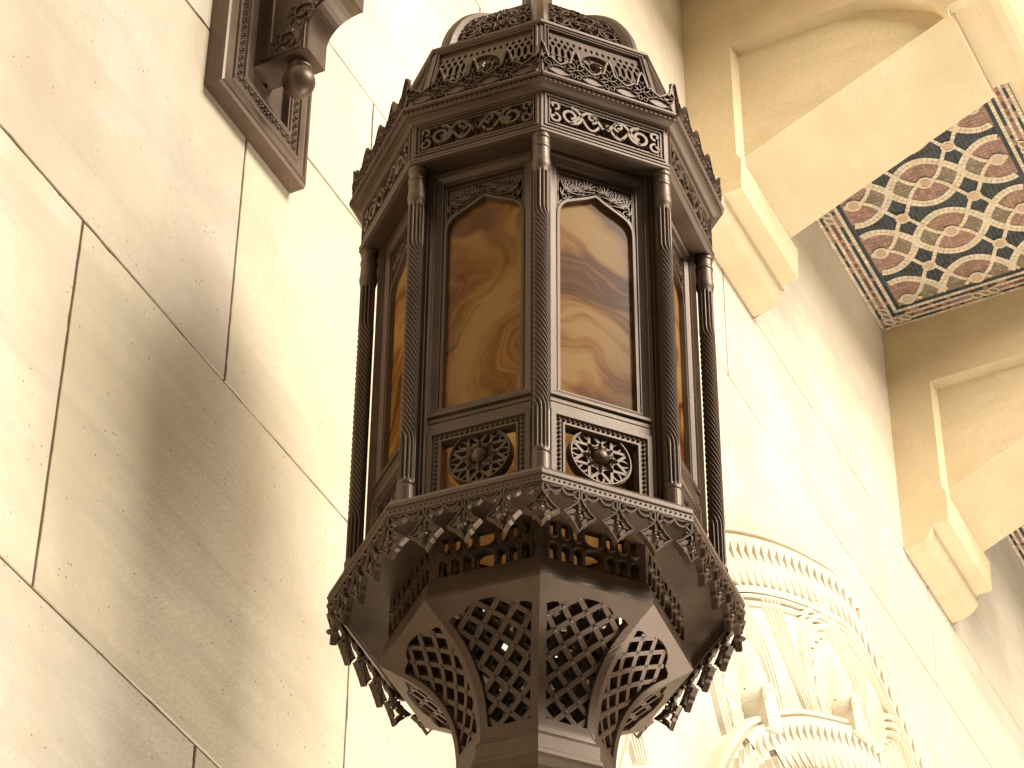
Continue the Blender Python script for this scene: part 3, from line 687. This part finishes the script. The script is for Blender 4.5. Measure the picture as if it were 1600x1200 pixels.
for sg in (-1, 1):
    strand(mb, spiral(sg * .066, LK * .40, .018, 1.3, 0, sg, 22), .004, .007, mpk2, o0=-.004); strand(mb, spiral(sg * .098, LK * .28, .016, 1.3, 2, -sg, 22), .004, .007, mpk2, o0=-.004)
eight('cap_panel', mb.build('cap_panel', BRONZE, mesh_only=True))
solid('cap_top_ring', [(0.327, 4.652), (0.330, 4.656), (0.330, 4.662), (0.325, 4.668), (0.306, 4.672), (0.303, 4.688), (0.27, 4.688), (0.27, 4.655)])
# domed top
DP = Prof([(0.289, 4.686), (0.275, 4.743), (0.248, 4.803), (0.217, 4.844), (0.178, 4.880), (0.131, 4.910), (0.085, 4.930), (0.045, 4.942)])
dm = DP.map(1)
def dmap(u, t, o): return dm(u * DP.half(t), t, o)
mb = MB(); ts = [DP.len * i / 22 for i in range(23)]
for u in (-1,): strand(mb, [(0, 0), (0, 1)], 0, 0, lambda s, t, o: Vector((0, 0, 0))) if False else None
vs = []
for t in ts:
    r, z, dr, dz = DP.at(t); nr, nz = -dz * -1, -dr            # outward normal in (r,z)
    nr, nz = dz, -dr
    if nr < 0: nr, nz = -nr, -nz
    for (e, o) in ((-0.027, -0.034), (-0.016, 0.005), (-0.007, 0.011), (0.007, 0.011), (0.016, 0.005), (0.027, -0.034)):
        rr = r + nr * o; a = -PI / 2
        vs.append((rr * math.cos(a) + e, rr * math.sin(a), z + nz * o - ZB))
mb.add(vs, [(i * 6 + q, i * 6 + q + 1, i * 6 + 6 + q + 1, i * 6 + 6 + q) for i in range(22) for q in range(5)])
eight('dome_rib', mb.build('dome_rib', BRONZE, mesh_only=True))
mb = MB(); vs = [dmap(u, t, -0.014) for t in ts for u in (-1, 1)]; mb.add(vs, [(i * 2, i * 2 + 1, i * 2 + 3, i * 2 + 2) for i in range(22)])
eight('dome_back', mb.build('dome_back', BRONZE, mesh_only=True))
mb = MB(); rnd = random.Random(5)
dmx = lambda s, t, o: dm(s, t, o)
for (t0, t1) in ((0.02, 0.085), (0.075, 0.14), (0.135, 0.195), (0.19, 0.25)):
    hwid = DP.half((t0 + t1) / 2) - 0.014
    scrollwork(mb, dmx, -hwid, hwid, t0, t1, -0.010, int(t0 * 1000), 0.0055, 0.011)
eight('dome_scrollwork', mb.build('dome_scrollwork', BRONZE, mesh_only=True))
mb = MB(); strand(mb, [(-DP.half(0) + .002, .006), (DP.half(0) - .002, .006)], .012, .014, dmx, o0=-.01); eight('dome_sill', mb.build('dome_sill', BRONZE, mesh_only=True))
solid('stem', [(0.052, 4.93), (0.058, 4.94), (0.058, 4.955), (0.050, 4.965), (0.036, 4.985), (0.035, 5.05), (0.035, 5.30), (0.045, 5.32), (0.045, 5.36), (0.024, 5.40), (0.024, 5.86), (0.0, 5.86), (0.0, 4.93)])
# window walls (8): frame, glass, spandrel, rosette panel
hb = 0.330 * S22; AB = 0.305; mpw = flat(AB)
wf = MB()
mitred(wf, (-hb, hb, 3.604, 4.284), [(0, -0.03), (0, 0), (0.0085, 0), (0.0095, -0.003), (0.012, -0.003), (0.014, 0.004), (0.021, 0.004), (0.0225, 0.0), (0.034, -0.005), (0.036, -0.005), (0.0375, -0.009), (0.0405, -0.009), (0.0405, -0.024)], mpw)
wf_me = wf.build('window_frame', BRONZE, mesh_only=True)
lp = MB()
mitred(lp, (-hb, hb, 3.384, 3.600), [(0, -0.03), (0, 0.001), (0.018, 0.001), (0.020, 0.005), (0.030, 0.005), (0.032, 0.0), (0.043, 0.0), (0.045, 0.003), (0.049, 0.003), (0.051, -0.004), (0.051, -0.018)], mpw)
lp_me = lp.build('lower_panel_frame', BRONZE, mesh_only=True)
bd = MB()
for x, z, a in rect_path(-hb + .0375, hb - .0375, 3.384 + .0375, 3.600 - .0375, 0.0105):
    dot(bd, x, z, 0.0042, mpw, 0.0045, 0.0, 6, 2)
bead_me = bd.build('bead_border', BRONZE, mesh_only=True)
XA = 0.0855
archp = [(XA, 4.105), (XA - .0015, 4.120), (XA - .006, 4.133), (XA - .013, 4.143), (XA - .022, 4.150), (0.045, 4.160), (0.022, 4.172), (0.0, 4.186)]
arch_full = archp + [(-x, z) for x, z in reversed(archp[:-1])]
sp = MB(); plate(sp, [[(XA + .002, 4.090), (XA + .002, 4.237), (-XA - .002, 4.237), (-XA - .002, 4.090), (-XA, 4.105)] + list(reversed(arch_full))[1:-1] + [(XA, 4.105)]], -0.022, -0.014, mpw)
strand(sp, [(XA - .0005, 3.612)] + [(x * 0.985, z + 0.003) for x, z in arch_full] + [(-XA + .0005, 3.612)], 0.010, 0.010, mpw, o0=-0.016, top=.6)
strand(sp, [(x * 1.0, z + 0.014) for x, z in arch_full[1:-1]], 0.004, 0.006, mpw, o0=-0.015)
strand(sp, [(XA - .002, 4.13), (XA - .002, 4.232), (-XA + .002, 4.232), (-XA + .002, 4.13)], 0.005, 0.005, mpw, o0=-.014)
rnd = random.Random(11)
for sg in (-1, 1):
    for (bx, bz, base, n_, spread, ln) in ((0.066, 4.178, 1.9, 9, 2.6, .030), (0.040, 4.186, 1.7, 8, 2.4, .030), (0.016, 4.200, 1.6, 7, 2.6, .024), (0.074, 4.160, 0.9, 6, 1.8, .022)):
        for k in range(n_):
            a = base - spread / 2 + spread * k / (n_ - 1); a2 = a if sg > 0 else PI - a
            pts = []
            for q in range(6):
                f = q / 5; pts.append((sg * bx + math.cos(a2) * ln * f + sg * math.sin(f * 2.4) * .004, bz + math.sin(a2) * ln * f))
            if all(abs(p[0]) < XA - .004 and p[1] < 4.231 for p in pts): strand(sp, pts, lambda f: 0.0052 * (1 - .5 * f), 0.010, mpw, o0=-.015)
        strand(sp, spiral(sg * (bx - .004), bz + .004, .011, 1.2, 0.5, sg, 16, .2), .0035, .008, mpw, o0=-.015)
sp_me = sp.build('spandrel', BRONZE, mesh_only=True)
gl = MB(); g0 = flat(0.284); k = None
vs = [g0(x, z, o) for o in (0, 0.004) for x, z in ((-.092, 3.61), (.092, 3.61), (.092, 4.20), (-.092, 4.20))]
gl.add(vs, [(4, 5, 6, 7), (3, 2, 1, 0), (0, 1, 5, 4), (1, 2, 6, 5), (2, 3, 7, 6), (3, 0, 4, 7)])
gl_me = gl.build('glass_pane', GLASS, mesh_only=True)
rs = MB(); RC = 3.500; RR = 0.0655; ro = -0.010
def ringplate(mb, cx, cz, r0_, r1_, o0_, o1_, n=36): plate(mb, [ell(cx, cz, r1_, r1_, n), ell(cx, cz, r0_, r0_, n)], o0_, o1_, mpw, True)
ringplate(rs, 0, RC, RR - .006, RR, -0.020, -0.004); strand(rs, ell(0, RC, RR - .003, RR - .003, 36), .004, .003, mpw, True, -.004)
for k in range(8):
    a = 2 * PI * (k + .5) / 8; b = a + 2 * PI * 3 / 8
    strand(rs, [((RR - .004) * math.cos(a), RC + (RR - .004) * math.sin(a)), ((RR - .004) * math.cos(b), RC + (RR - .004) * math.sin(b))], .0078, .014, mpw, o0=-.019, top=.75)
    c_ = a + PI / 8
    strand(rs, ell(math.cos(c_) * .0475, RC + math.sin(c_) * .0475, .013, .0075, 12, 0, c_), .0046, .013, mpw, True, -.019, .7)
    leaf(rs, math.cos(c_) * .012, RC + math.sin(c_) * .012, c_, .030, .017, mpw, .012, -.010)
dot(rs, 0, RC, 0.0175, mpw, 0.016, -.007, 16, 4)
rs_me = rs.build('rosette', BRONZE, mesh_only=True)
wins = eight('window', wf_me)
for k, wn in enumerate(wins):
    for nm, me in (('glass_pane', gl_me), ('spandrel', sp_me), ('lower_panel_frame', lp_me), ('bead_border', bead_me), ('rosette', rs_me)):
        o = link(nm, me, wn)
        if nm == 'glass_pane': o.color = ((0.61 + 0.317 * k) % 1.0, (0.36, 0.96, 0.55, 0.2, 0.7, 0.4, 0.1, 0.3)[k], 0, 1)
# corner posts behind the columns
mb = MB()
for (e, r_) in ((0.019, 0.3335), (0.013, 0.3375)): box(mb, -e, e, -r_, -0.300, 3.384 - ZB, 4.2745 - ZB)
eight('corner_post', mb.build('corner_post', BRONZE, mesh_only=True))
# columns
def column_mesh():
    mb = MB(); NA, r = 84, 0.0168; ZL = []
    z = 3.44
    while z < 4.185: ZL.append(z); z += 0.0018
    cx, cz_ = 0.3575, 0; vs = []; ph = 0; NF = 12
    for i, z in enumerate(ZL):
        tw = 38.0 * max(0, min(1, (z - 3.545) / 0.02)) * (1 if z < 4.075 else 0)
        if 3.545 < z < 4.075: ph += 36.0 * 0.0018 * min(1, (z - 3.545) / .03, (4.075 - z) / .03)
        d = 0.32 * min(1, max(0, (z - 3.446) / 0.012), max(0, (4.178 - z) / 0.012))
        for j in range(NA):
            a = 2 * PI * j / NA; w_ = math.cos(NF * (a + ph)); rr = r * (1 - d * 0.5 + d * (abs(w_) ** 0.6 * (1 if w_ > 0 else -1)) * 0.5)
            vs.append((rr * math.cos(a), -cx + rr * math.sin(a), z - ZB))
    mb.add(vs, [(i * NA + j, i * NA + (j + 1) % NA, (i + 1) * NA + (j + 1) % NA, (i + 1) * NA + j) for i in range(len(ZL) - 1) for j in range(NA)])
    return mb.build('shaft', BRONZE, mesh_only=True, smooth=True)
def turned(name, prof, n=28):
    mb = MB(); vs = []
    for (r, z) in prof:
        for j in range(n): a = 2 * PI * j / n; vs.append((r * math.cos(a), -0.3575 + r * math.sin(a), z - ZB))
    k = len(prof); mb.add(vs, [(i * n + j, i * n + (j + 1) % n, (i + 1) * n + (j + 1) % n, (i + 1) * n + j) for i in range(k - 1) for j in range(n)])
    return mb.build(name, BRONZE, mesh_only=True)
sh_me = column_mesh()
cap_me = turned('capital', [(0.0155, 4.170), (0.0173, 4.180), (0.0191, 4.188), (0.0196, 4.197), (0.0191, 4.203), (0.0182, 4.206), (0.0178, 4.236), (0.0191, 4.239), (0.0191, 4.244), (0.0178, 4.247), (0.0178, 4.262), (0.0196, 4.266), (0.0196, 4.276)])
base_me = turned('base', [(0.0166, 3.448), (0.0191, 3.445), (0.0191, 3.440), (0.0177, 3.437), (0.0186, 3.434), (0.0191, 3.432), (0.0191, 3.395), (0.0200, 3.391), (0.0200, 3.384), (0.0209, 3.378)])
for k in range(8):
    c = link('column', sh_me, lan, k * PI / 4)
    link('capital', cap_me, c); link('base', base_me, c)
# base plate, bead band, valance
solid('base_plate', [(0.404, 3.366), (0.404, 3.372), (0.399, 3.380), (0.28, 3.380), (0.27, 3.376), (0.27, 3.352), (0.396, 3.352), (0.396, 3.344), (0.4035, 3.340)])
mb = MB(); hC = 0.404 * S22; mpv = tilted(0.4035, 3.340, 0.404, 3.366)
strand(mb, [(-hC, .0035), (hC, .0035)], .005, .003, mpv); strand(mb, [(-hC, .0225), (hC, .0225)], .005, .0025, mpv)
n = 30
for i in range(n): dot(mb, -hC + 2 * hC * (i + .5) / n, .013, .0026, mpv, .0022, 0, 6, 2)
eight('bead_band', mb.build('bead_band', BRONZE, mesh_only=True))
eight('rope_moulding', rope('rope_moulding', 0.4045, 3.3625, 0.0035, 0.0095, 0.0025))
def pendant_outline():
    pts = []
    for i in range(64):
        a = 2 * PI * i / 64; c, s = abs(math.cos(a)), abs(math.sin(a)); p = 0.86
        r = 1 / (c ** p + s ** p) ** (1 / p); r *= 1 + 0.085 * math.cos(8 * a + 0) * (1 - abs(math.cos(2 * a))) - 0.04 * (1 - abs(math.cos(2 * a)))
        pts.append((0.0342 * r * math.cos(a), -0.051 + 0.0380 * r * math.sin(a)))
    return pts
def build_pendant(mpp):
    mb = MB(); PO = pendant_outline()
    holes = [lens(-.0165, -.047, .0110, .0052, 5, 0.5), lens(.0165, -.047, .0110, .0052, 5, -0.5), lens(-.0072, -.031, .0098, .0046, 5, PI / 2 + .5), lens(.0072, -.031, .0098, .0046, 5, PI / 2 - .5),
             ell(-.0105, -.063, .0042, .0095, 8, 0, .5), ell(.0105, -.063, .0042, .0095, 8, 0, -.5), ell(0, -.044, .003, .003, 6)]
    plate(mb, [PO] + holes, -0.0055, 0.0045, mpp, True)
    strand(mb, [(x * .93, -.051 + (y + .051) * .93) for x, y in PO], .0038, .003, mpp, True, .0045)
    dot(mb, 0, -.0575, .0065, mpp, .008, .004, 10, 3)
    # stalk with two buds and the swag links up to the band
    for sg in (-1, 1):
        strand(mb, [(sg * .003 + sg * .011 * math.sin(PI * q / 8) * (1 if q < 8 else 0), -.020 + .022 * q / 8) for q in range(9)], .0042, .008, mpp, o0=-.004, top=.8)
        strand(mb, [(sg * .002, -.018), (sg * .003, .004)], .0036, .008, mpp, o0=-.004, top=.8)
        L_ = [(sg * (.008 + .030 * q / 8), -.001 - .013 * math.sin(PI * q / 8) ** .7) for q in range(9)]
        strand(mb, L_, .0046, .008, mpp, o0=-.004, top=.8)
        strand(mb, [(sg * (.012 + .024 * q / 8), .001 - .003 * math.sin(PI * q / 8)) for q in range(9)], .004, .008, mpp, o0=-.004, top=.8)
    return mb.build('pendant', BRONZE, mesh_only=True)
tp = lambda r0_: (lambda s, t, o: (lambda b: b)(None))
def pend_map_face(s0): 
    f = tilted(0.4025, 3.340, 0.4025, 3.36)
    return lambda s, t, o: FP(s + s0, 3.340 + t, 0.4025 * C22 + t * 0.14 + o)
def pend_map_corner():
    return lambda s, t, o: Vector((s, -(0.4005 + t * 0.14 + o - abs(s) * 0.38), 3.340 + t - ZB))
for s0 in (-hC / 2, 0, hC / 2): eight('pendant', build_pendant(pend_map_face(s0)))
eight('pendant', build_pendant(pend_map_corner()))
# pierced band
hp = 0.284 * S22; mpb2 = flat(0.284 * C22)
holes = []; mids = []
cs = [(-.083, .0135), (-.0585, .0135), (-.034, .0135), (0, .034), (.034, .0135), (.0585, .0135), (.083, .0135)]
relief = []
for c, w_ in cs:
    r = w_ / 2
    up = [(c - r, 3.349), (c - r, 3.322)] + [(c - r * math.cos(PI * i / 8), 3.322 - min(r, .010) * math.sin(PI * i / 8)) for i in range(1, 8)] + [(c + r, 3.322), (c + r, 3.349)]
    dn = [(c - r, 3.262), (c - r, 3.288)] + [(c - r * math.cos(PI * i / 8), 3.288 + min(r, .012) * math.sin(PI * i / 8)) for i in range(1, 8)] + [(c + r, 3.288), (c + r, 3.262)]
    holes += [up, dn]
    g = r + .0035
    relief.append([(c - g * math.cos(PI * i / 10), 3.3215 - (min(r, .010) + .0035) * math.sin(PI * i / 10)) for i in range(11)])
    relief.append([(c - g, 3.264)] + [(c - g * math.cos(PI * i / 10), 3.288 + (min(r, .012) + .0035) * math.sin(PI * i / 10)) for i in range(11)] + [(c + g, 3.264)])
mb = MB(); plate(mb, [[(-hp, 3.256), (hp, 3.256), (hp, 3.353), (-hp, 3.353)]] + holes, -0.014, 0, mpb2, True)
for L_ in relief: strand(mb, L_, .005, .006, mpb2)
eight('pierced_band', mb.build('pierced_band', BRONZE, mesh_only=True))
solid('rim', [(0.283, 3.262), (0.288, 3.259), (0.291, 3.250), (0.2995, 3.214), (0.300, 3.207), (0.296, 3.2045), (0.27, 3.2045), (0.262, 3.262)])
# bowl
BPf = Prof([(0.299, 3.206), (0.250, 3.1765), (0.210, 3.147), (0.182, 3.110), (0.163, 3.070), (0.153, 3.028), (0.1485, 2.984), (0.149, 2.966)])
bm_ = BPf.map(1); TL = BPf.len
def bowl_normal_check():
    a = bm_(0, TL * .5, 0); b = bm_(0, TL * .5, 0.01); return (b - a).dot(NN) - (b - a).z
if bowl_normal_check() < 0: bm_ = BPf.map(-1)
def open_half(t): return BPf.half(t) - 0.0155
tb, tt0 = TL - 0.030, 0.047
hw0 = open_half(tt0)
trefoil = []       # top edge from left tip to right tip as (frac of half, t)
for f, t in ((-1.0, tt0 + .006), (-0.88, tt0 - .001), (-0.74, tt0 - .003), (-0.62, tt0 - .004), (-0.54, tt0 - .010), (-0.46, tt0 - .016), (-0.34, tt0 - .0205), (-0.18, tt0 - .0235), (0, tt0 - .0245)): trefoil.append((f, t))
trefoil = trefoil + [(-f, t) for f, t in reversed(trefoil[:-1])]
loop_in = [(f * hw0, t) for f, t in trefoil]
NSD = 16
right = [(open_half(tt0 + .006 + (tb - tt0 - .006) * i / NSD), tt0 + .006 + (tb - tt0 - .006) * i / NSD) for i in range(1, NSD + 1)]
left = [(-x, t) for x, t in reversed(right)]
bot = [(right[-1][0] * (1 - 2 * i / 6), tb) for i in range(1, 6)]
IN_LOOP = loop_in + right + bot + left
OUT_LOOP = [(f * BPf.half(0), 0.0) for f, t in trefoil] + [(BPf.half(t0_), t0_) for t0_ in [TL * i / NSD for i in range(1, NSD + 1)]] + [(BPf.half(TL) * (1 - 2 * i / 6), TL) for i in range(1, 6)] + [(-BPf.half(t0_), t0_) for t0_ in reversed([TL * i / NSD for i in range(1, NSD + 1)])]
mb = MB(); k = len(IN_LOOP); NRG = 5; vs = []
for q in range(NRG + 1):
    for a, b in zip(OUT_LOOP, IN_LOOP):
        f = q / NRG; vs.append(bm_(a[0] + (b[0] - a[0]) * f, a[1] + (b[1] - a[1]) * f, 0.0))
for b in IN_LOOP: vs.append(bm_(b[0] * .99, b[1], -0.0035))
for b in IN_LOOP: vs.append(bm_(b[0], b[1], -0.026))
fs = []
for q in range(NRG + 2):
    for i in range(k): j = (i + 1) % k; fs.append((q * k + i, q * k + j, (q + 1) * k + j, (q + 1) * k + i))
mb.add(vs, fs)
bp_me = mb.build('bowl_panel', BRONZE, mesh_only=True)
bars = []; PITCH = 0.0480; SL = 0.98
def inside(x, t):
    if t < tt0 - .0245 or t > tb: return False
    if t > tt0 + .006: return abs(x) < open_half(t) + .001
    f = abs(x) / hw0
    if f > 1: return False
    pts = [(p[0], p[1]) for p in trefoil if p[0] >= 0]
    for (a, ta), (b, tb_) in zip(pts, pts[1:]):
        if a <= f <= b: return t > ta + (tb_ - ta) * (f - a) / (b - a)
    return False
def bar_runs(sg, c, shift=0.0):
    run = []
    for i in range(141):
        t = 0.015 + (TL - 0.03) * i / 140; sc = 1.0
        x = sg * (c - (t - 0.15) * SL) + shift
        if inside(x, t): run.append((x, t))
    return run
for sg in (-1, 1):
    for kk in range(-12, 13):
        run = bar_runs(sg, kk * PITCH)
        if len(run) > 3:
            run = run[::3] + ([run[-1]] if (len(run) - 1) % 3 else [])
            mb = MB(); strand(mb, run, 0.0108, 0.0125, bm_, o0=-0.019 + (0.0008 if sg > 0 else 0), top=.96)
            bars.append(mb.build('lattice_bar', BRONZE, mesh_only=True))
back = MB()     # second lattice layer deeper inside, offset
for sg in (-1, 1):
    for kk in range(-12, 13):
        run = bar_runs(sg, kk * PITCH, 0.0)
        if len(run) > 3: strand(back, run[::4] + [run[-1]], 0.0225, 0.010, bm_, o0=-0.032 + (.0008 if sg > 0 else 0), top=1.0)
back_me = back.build('rear_lattice', BRONZE, mesh_only=True)
st = MB()
for i in range(-12, 13):
    for j in range(-12, 13):
        x = (i * PITCH - j * PITCH) / 2; t = 0.15 + (i + j) * PITCH / 2 / SL
        if inside(x, t) and inside(x * 1.02, t): dot(st, x, t, .0048, bm_, .0026, -.0062, 10, 2)
stud_me = st.build('lattice_studs', BRONZE, mesh_only=True)
for k in range(8):
    p = link('bowl_panel', bp_me, lan, k * PI / 4)
    for me in bars: link('lattice_bar', me, p)
    link('rear_lattice', back_me, p); o = link('lattice_studs', stud_me, p); o['kind'] = 'stuff'
solid('collar', [(0.150, 2.970), (0.151, 2.966), (0.1505, 2.962), (0.158, 2.958), (0.161, 2.953), (0.161, 2.925), (0.163, 2.921), (0.168, 2.918), (0.168, 2.910), (0.163, 2.905), (0.150, 2.895), (0.120, 2.86), (0.08, 2.83), (0.05, 2.79), (0.045, 2.75), (0.02, 2.70), (0.0, 2.70), (0.0, 2.97)])

# ------------------------------------------------------------------ wall bracket
bx0, bx1, bz0, bz1 = -0.226, 0.177, 4.93, 6.25
br = thing('wall_bracket', 'bronze wall bracket plate with ball finial at upper left', 'bracket', WP(-0.025, 0, bz0))
bl = Vector(br.location)
BM = lambda x, z, o: WP(x, o, z) - bl
mb = MB(); mitred(mb, (bx0, bx1, bz0, bz1), [(0, 0), (0, 0.040), (0.004, 0.046), (0.010, 0.049), (0.016, 0.049), (0.020, 0.044), (0.047, 0.044), (0.049, 0.050), (0.055, 0.050), (0.057, 0.045), (0.090, 0.045), (0.092, 0.051), (0.099, 0.051), (0.101, 0.047), (0.106, 0.047), (0.108, 0.028), (0.18, 0.028)], BM)
mb.build('backplate', BRONZE, br)
mb = MB()
for d in (0.0605, 0.0875):
    for x, z, a in rect_path(bx0 + d, bx1 - d, bz0 + d, bz0 + 1.0, 0.0085): dot(mb, x, z, .0032, BM, .0035, .0445, 6, 2)
mb.build('bead_border', BRONZE, br)
mb = MB(); d = 0.074
for x, z, a in rect_path(bx0 + d, bx1 - d, bz0 + d, bz0 + 1.0, 0.026):
    for q in range(4): leaf(mb, x, z, a + PI / 4 + q * PI / 2, .0155, .009, BM, .006, .045)
    dot(mb, x, z, .003, BM, .005, .045, 6, 2)
    for q in (0, PI): leaf(mb, x + math.cos(a + PI / 2) * .004, z + math.sin(a + PI / 2) * .004, a + q, .012, .006, BM, .005, .045)
mb.build('leaf_border', BRONZE, br)
prof = [(0.018, 5.128), (0.175, 5.128), (0.175, 5.20)] + arc(0.262, 5.20, 0.087, 180, 95, 10) + [(0.262, 5.288), (0.272, 5.288), (0.272, 5.37)] + arc(0.45, 5.37, 0.17, 180, 95, 10) + [(0.46, 5.54), (0.475, 5.54), (0.475, 5.62)] + arc(0.72, 5.62, 0.23, 180, 95, 10, 0.16) + [(0.84, 5.78), (0.84, 5.86), (0.018, 5.86)]
mb = MB(); xa, xb = -0.067, 0.019
k = len(prof); vs = [WP(xa, n, z) - bl for n, z in prof] + [WP(xb, n, z) - bl for n, z in prof]
tr = [tuple(t) for t in tessellate_polygon([[Vector((n, z, 0)) for n, z in prof]])]
mb.add(vs, [(i, (i + 1) % k, k + (i + 1) % k, k + i) for i in range(k)] + tr + [tuple(i + k for i in reversed(t)) for t in tr])
mb.build('arm', BRONZE, br)
AMS = lambda n, z, o: WP(xa - o, n, z) - bl
mb = MB()
edge = prof[1:24]
ins = []
for i, (n, z) in enumerate(edge):
    a = edge[max(0, i - 1)]; b = edge[min(len(edge) - 1, i + 1)]; dx, dz = b[0] - a[0], b[1] - a[1]; l = math.hypot(dx, dz) or 1
    ins.append((n - dz / l * .010, z + dx / l * .010))
strand(mb, ins, .004, .004, AMS)
for (n, z) in resample(ins, 0.009): dot(mb, n - .006, z + .004, .003, AMS, .004, 0, 6, 2)
for sc, cz_ in ((0.030, 5.18), (0.035, 5.26), (0.04, 5.36)):
    strand(mb, spiral(0.115 + (cz_ - 5.18) * .5, cz_, sc, 1.4, -1.2, 1, 26), .006, .007, AMS); 
    for q in range(9): leaf(mb, 0.115 + (cz_ - 5.18) * .5 + math.cos(q * .7) * sc * .7, cz_ + math.sin(q * .7) * sc * .7, q * .7 + .8, sc * .7, sc * .35, AMS, .008)
leaf(mb, 0.14, 5.215, -1.5, .065, .03, AMS, .009)
strand(mb, [(0.045, 5.14), (0.15, 5.14)], .006, .005, AMS); strand(mb, [(0.07, 5.14), (0.07, 5.7)], .006, .005, AMS)
mb.build('arm_carving', BRONZE, br)
mb = MB(); NB = 32; vs = []; pr = [(0.0, -0.042)] + [(0.040 * math.sin(a), -0.042 * math.cos(a)) for a in [PI * i / 18 for i in range(1, 15)]] + [(0.026, 0.030), (0.022, 0.034), (0.028, 0.038), (0.030, 0.043), (0.028, 0.048), (0.024, 0.062)]
for r, z in pr:
    for j in range(NB): a = 2 * PI * j / NB; vs.append(WP(-0.025 + r * math.cos(a), 0.131 + r * math.sin(a), 5.068 + z) - bl)
mb.add(vs, [(i * NB + j, i * NB + (j + 1) % NB, (i + 1) * NB + (j + 1) % NB, (i + 1) * NB + j) for i in range(len(pr) - 1) for j in range(NB)])
mb.build('ball_finial', BRONZE, br, smooth=True)
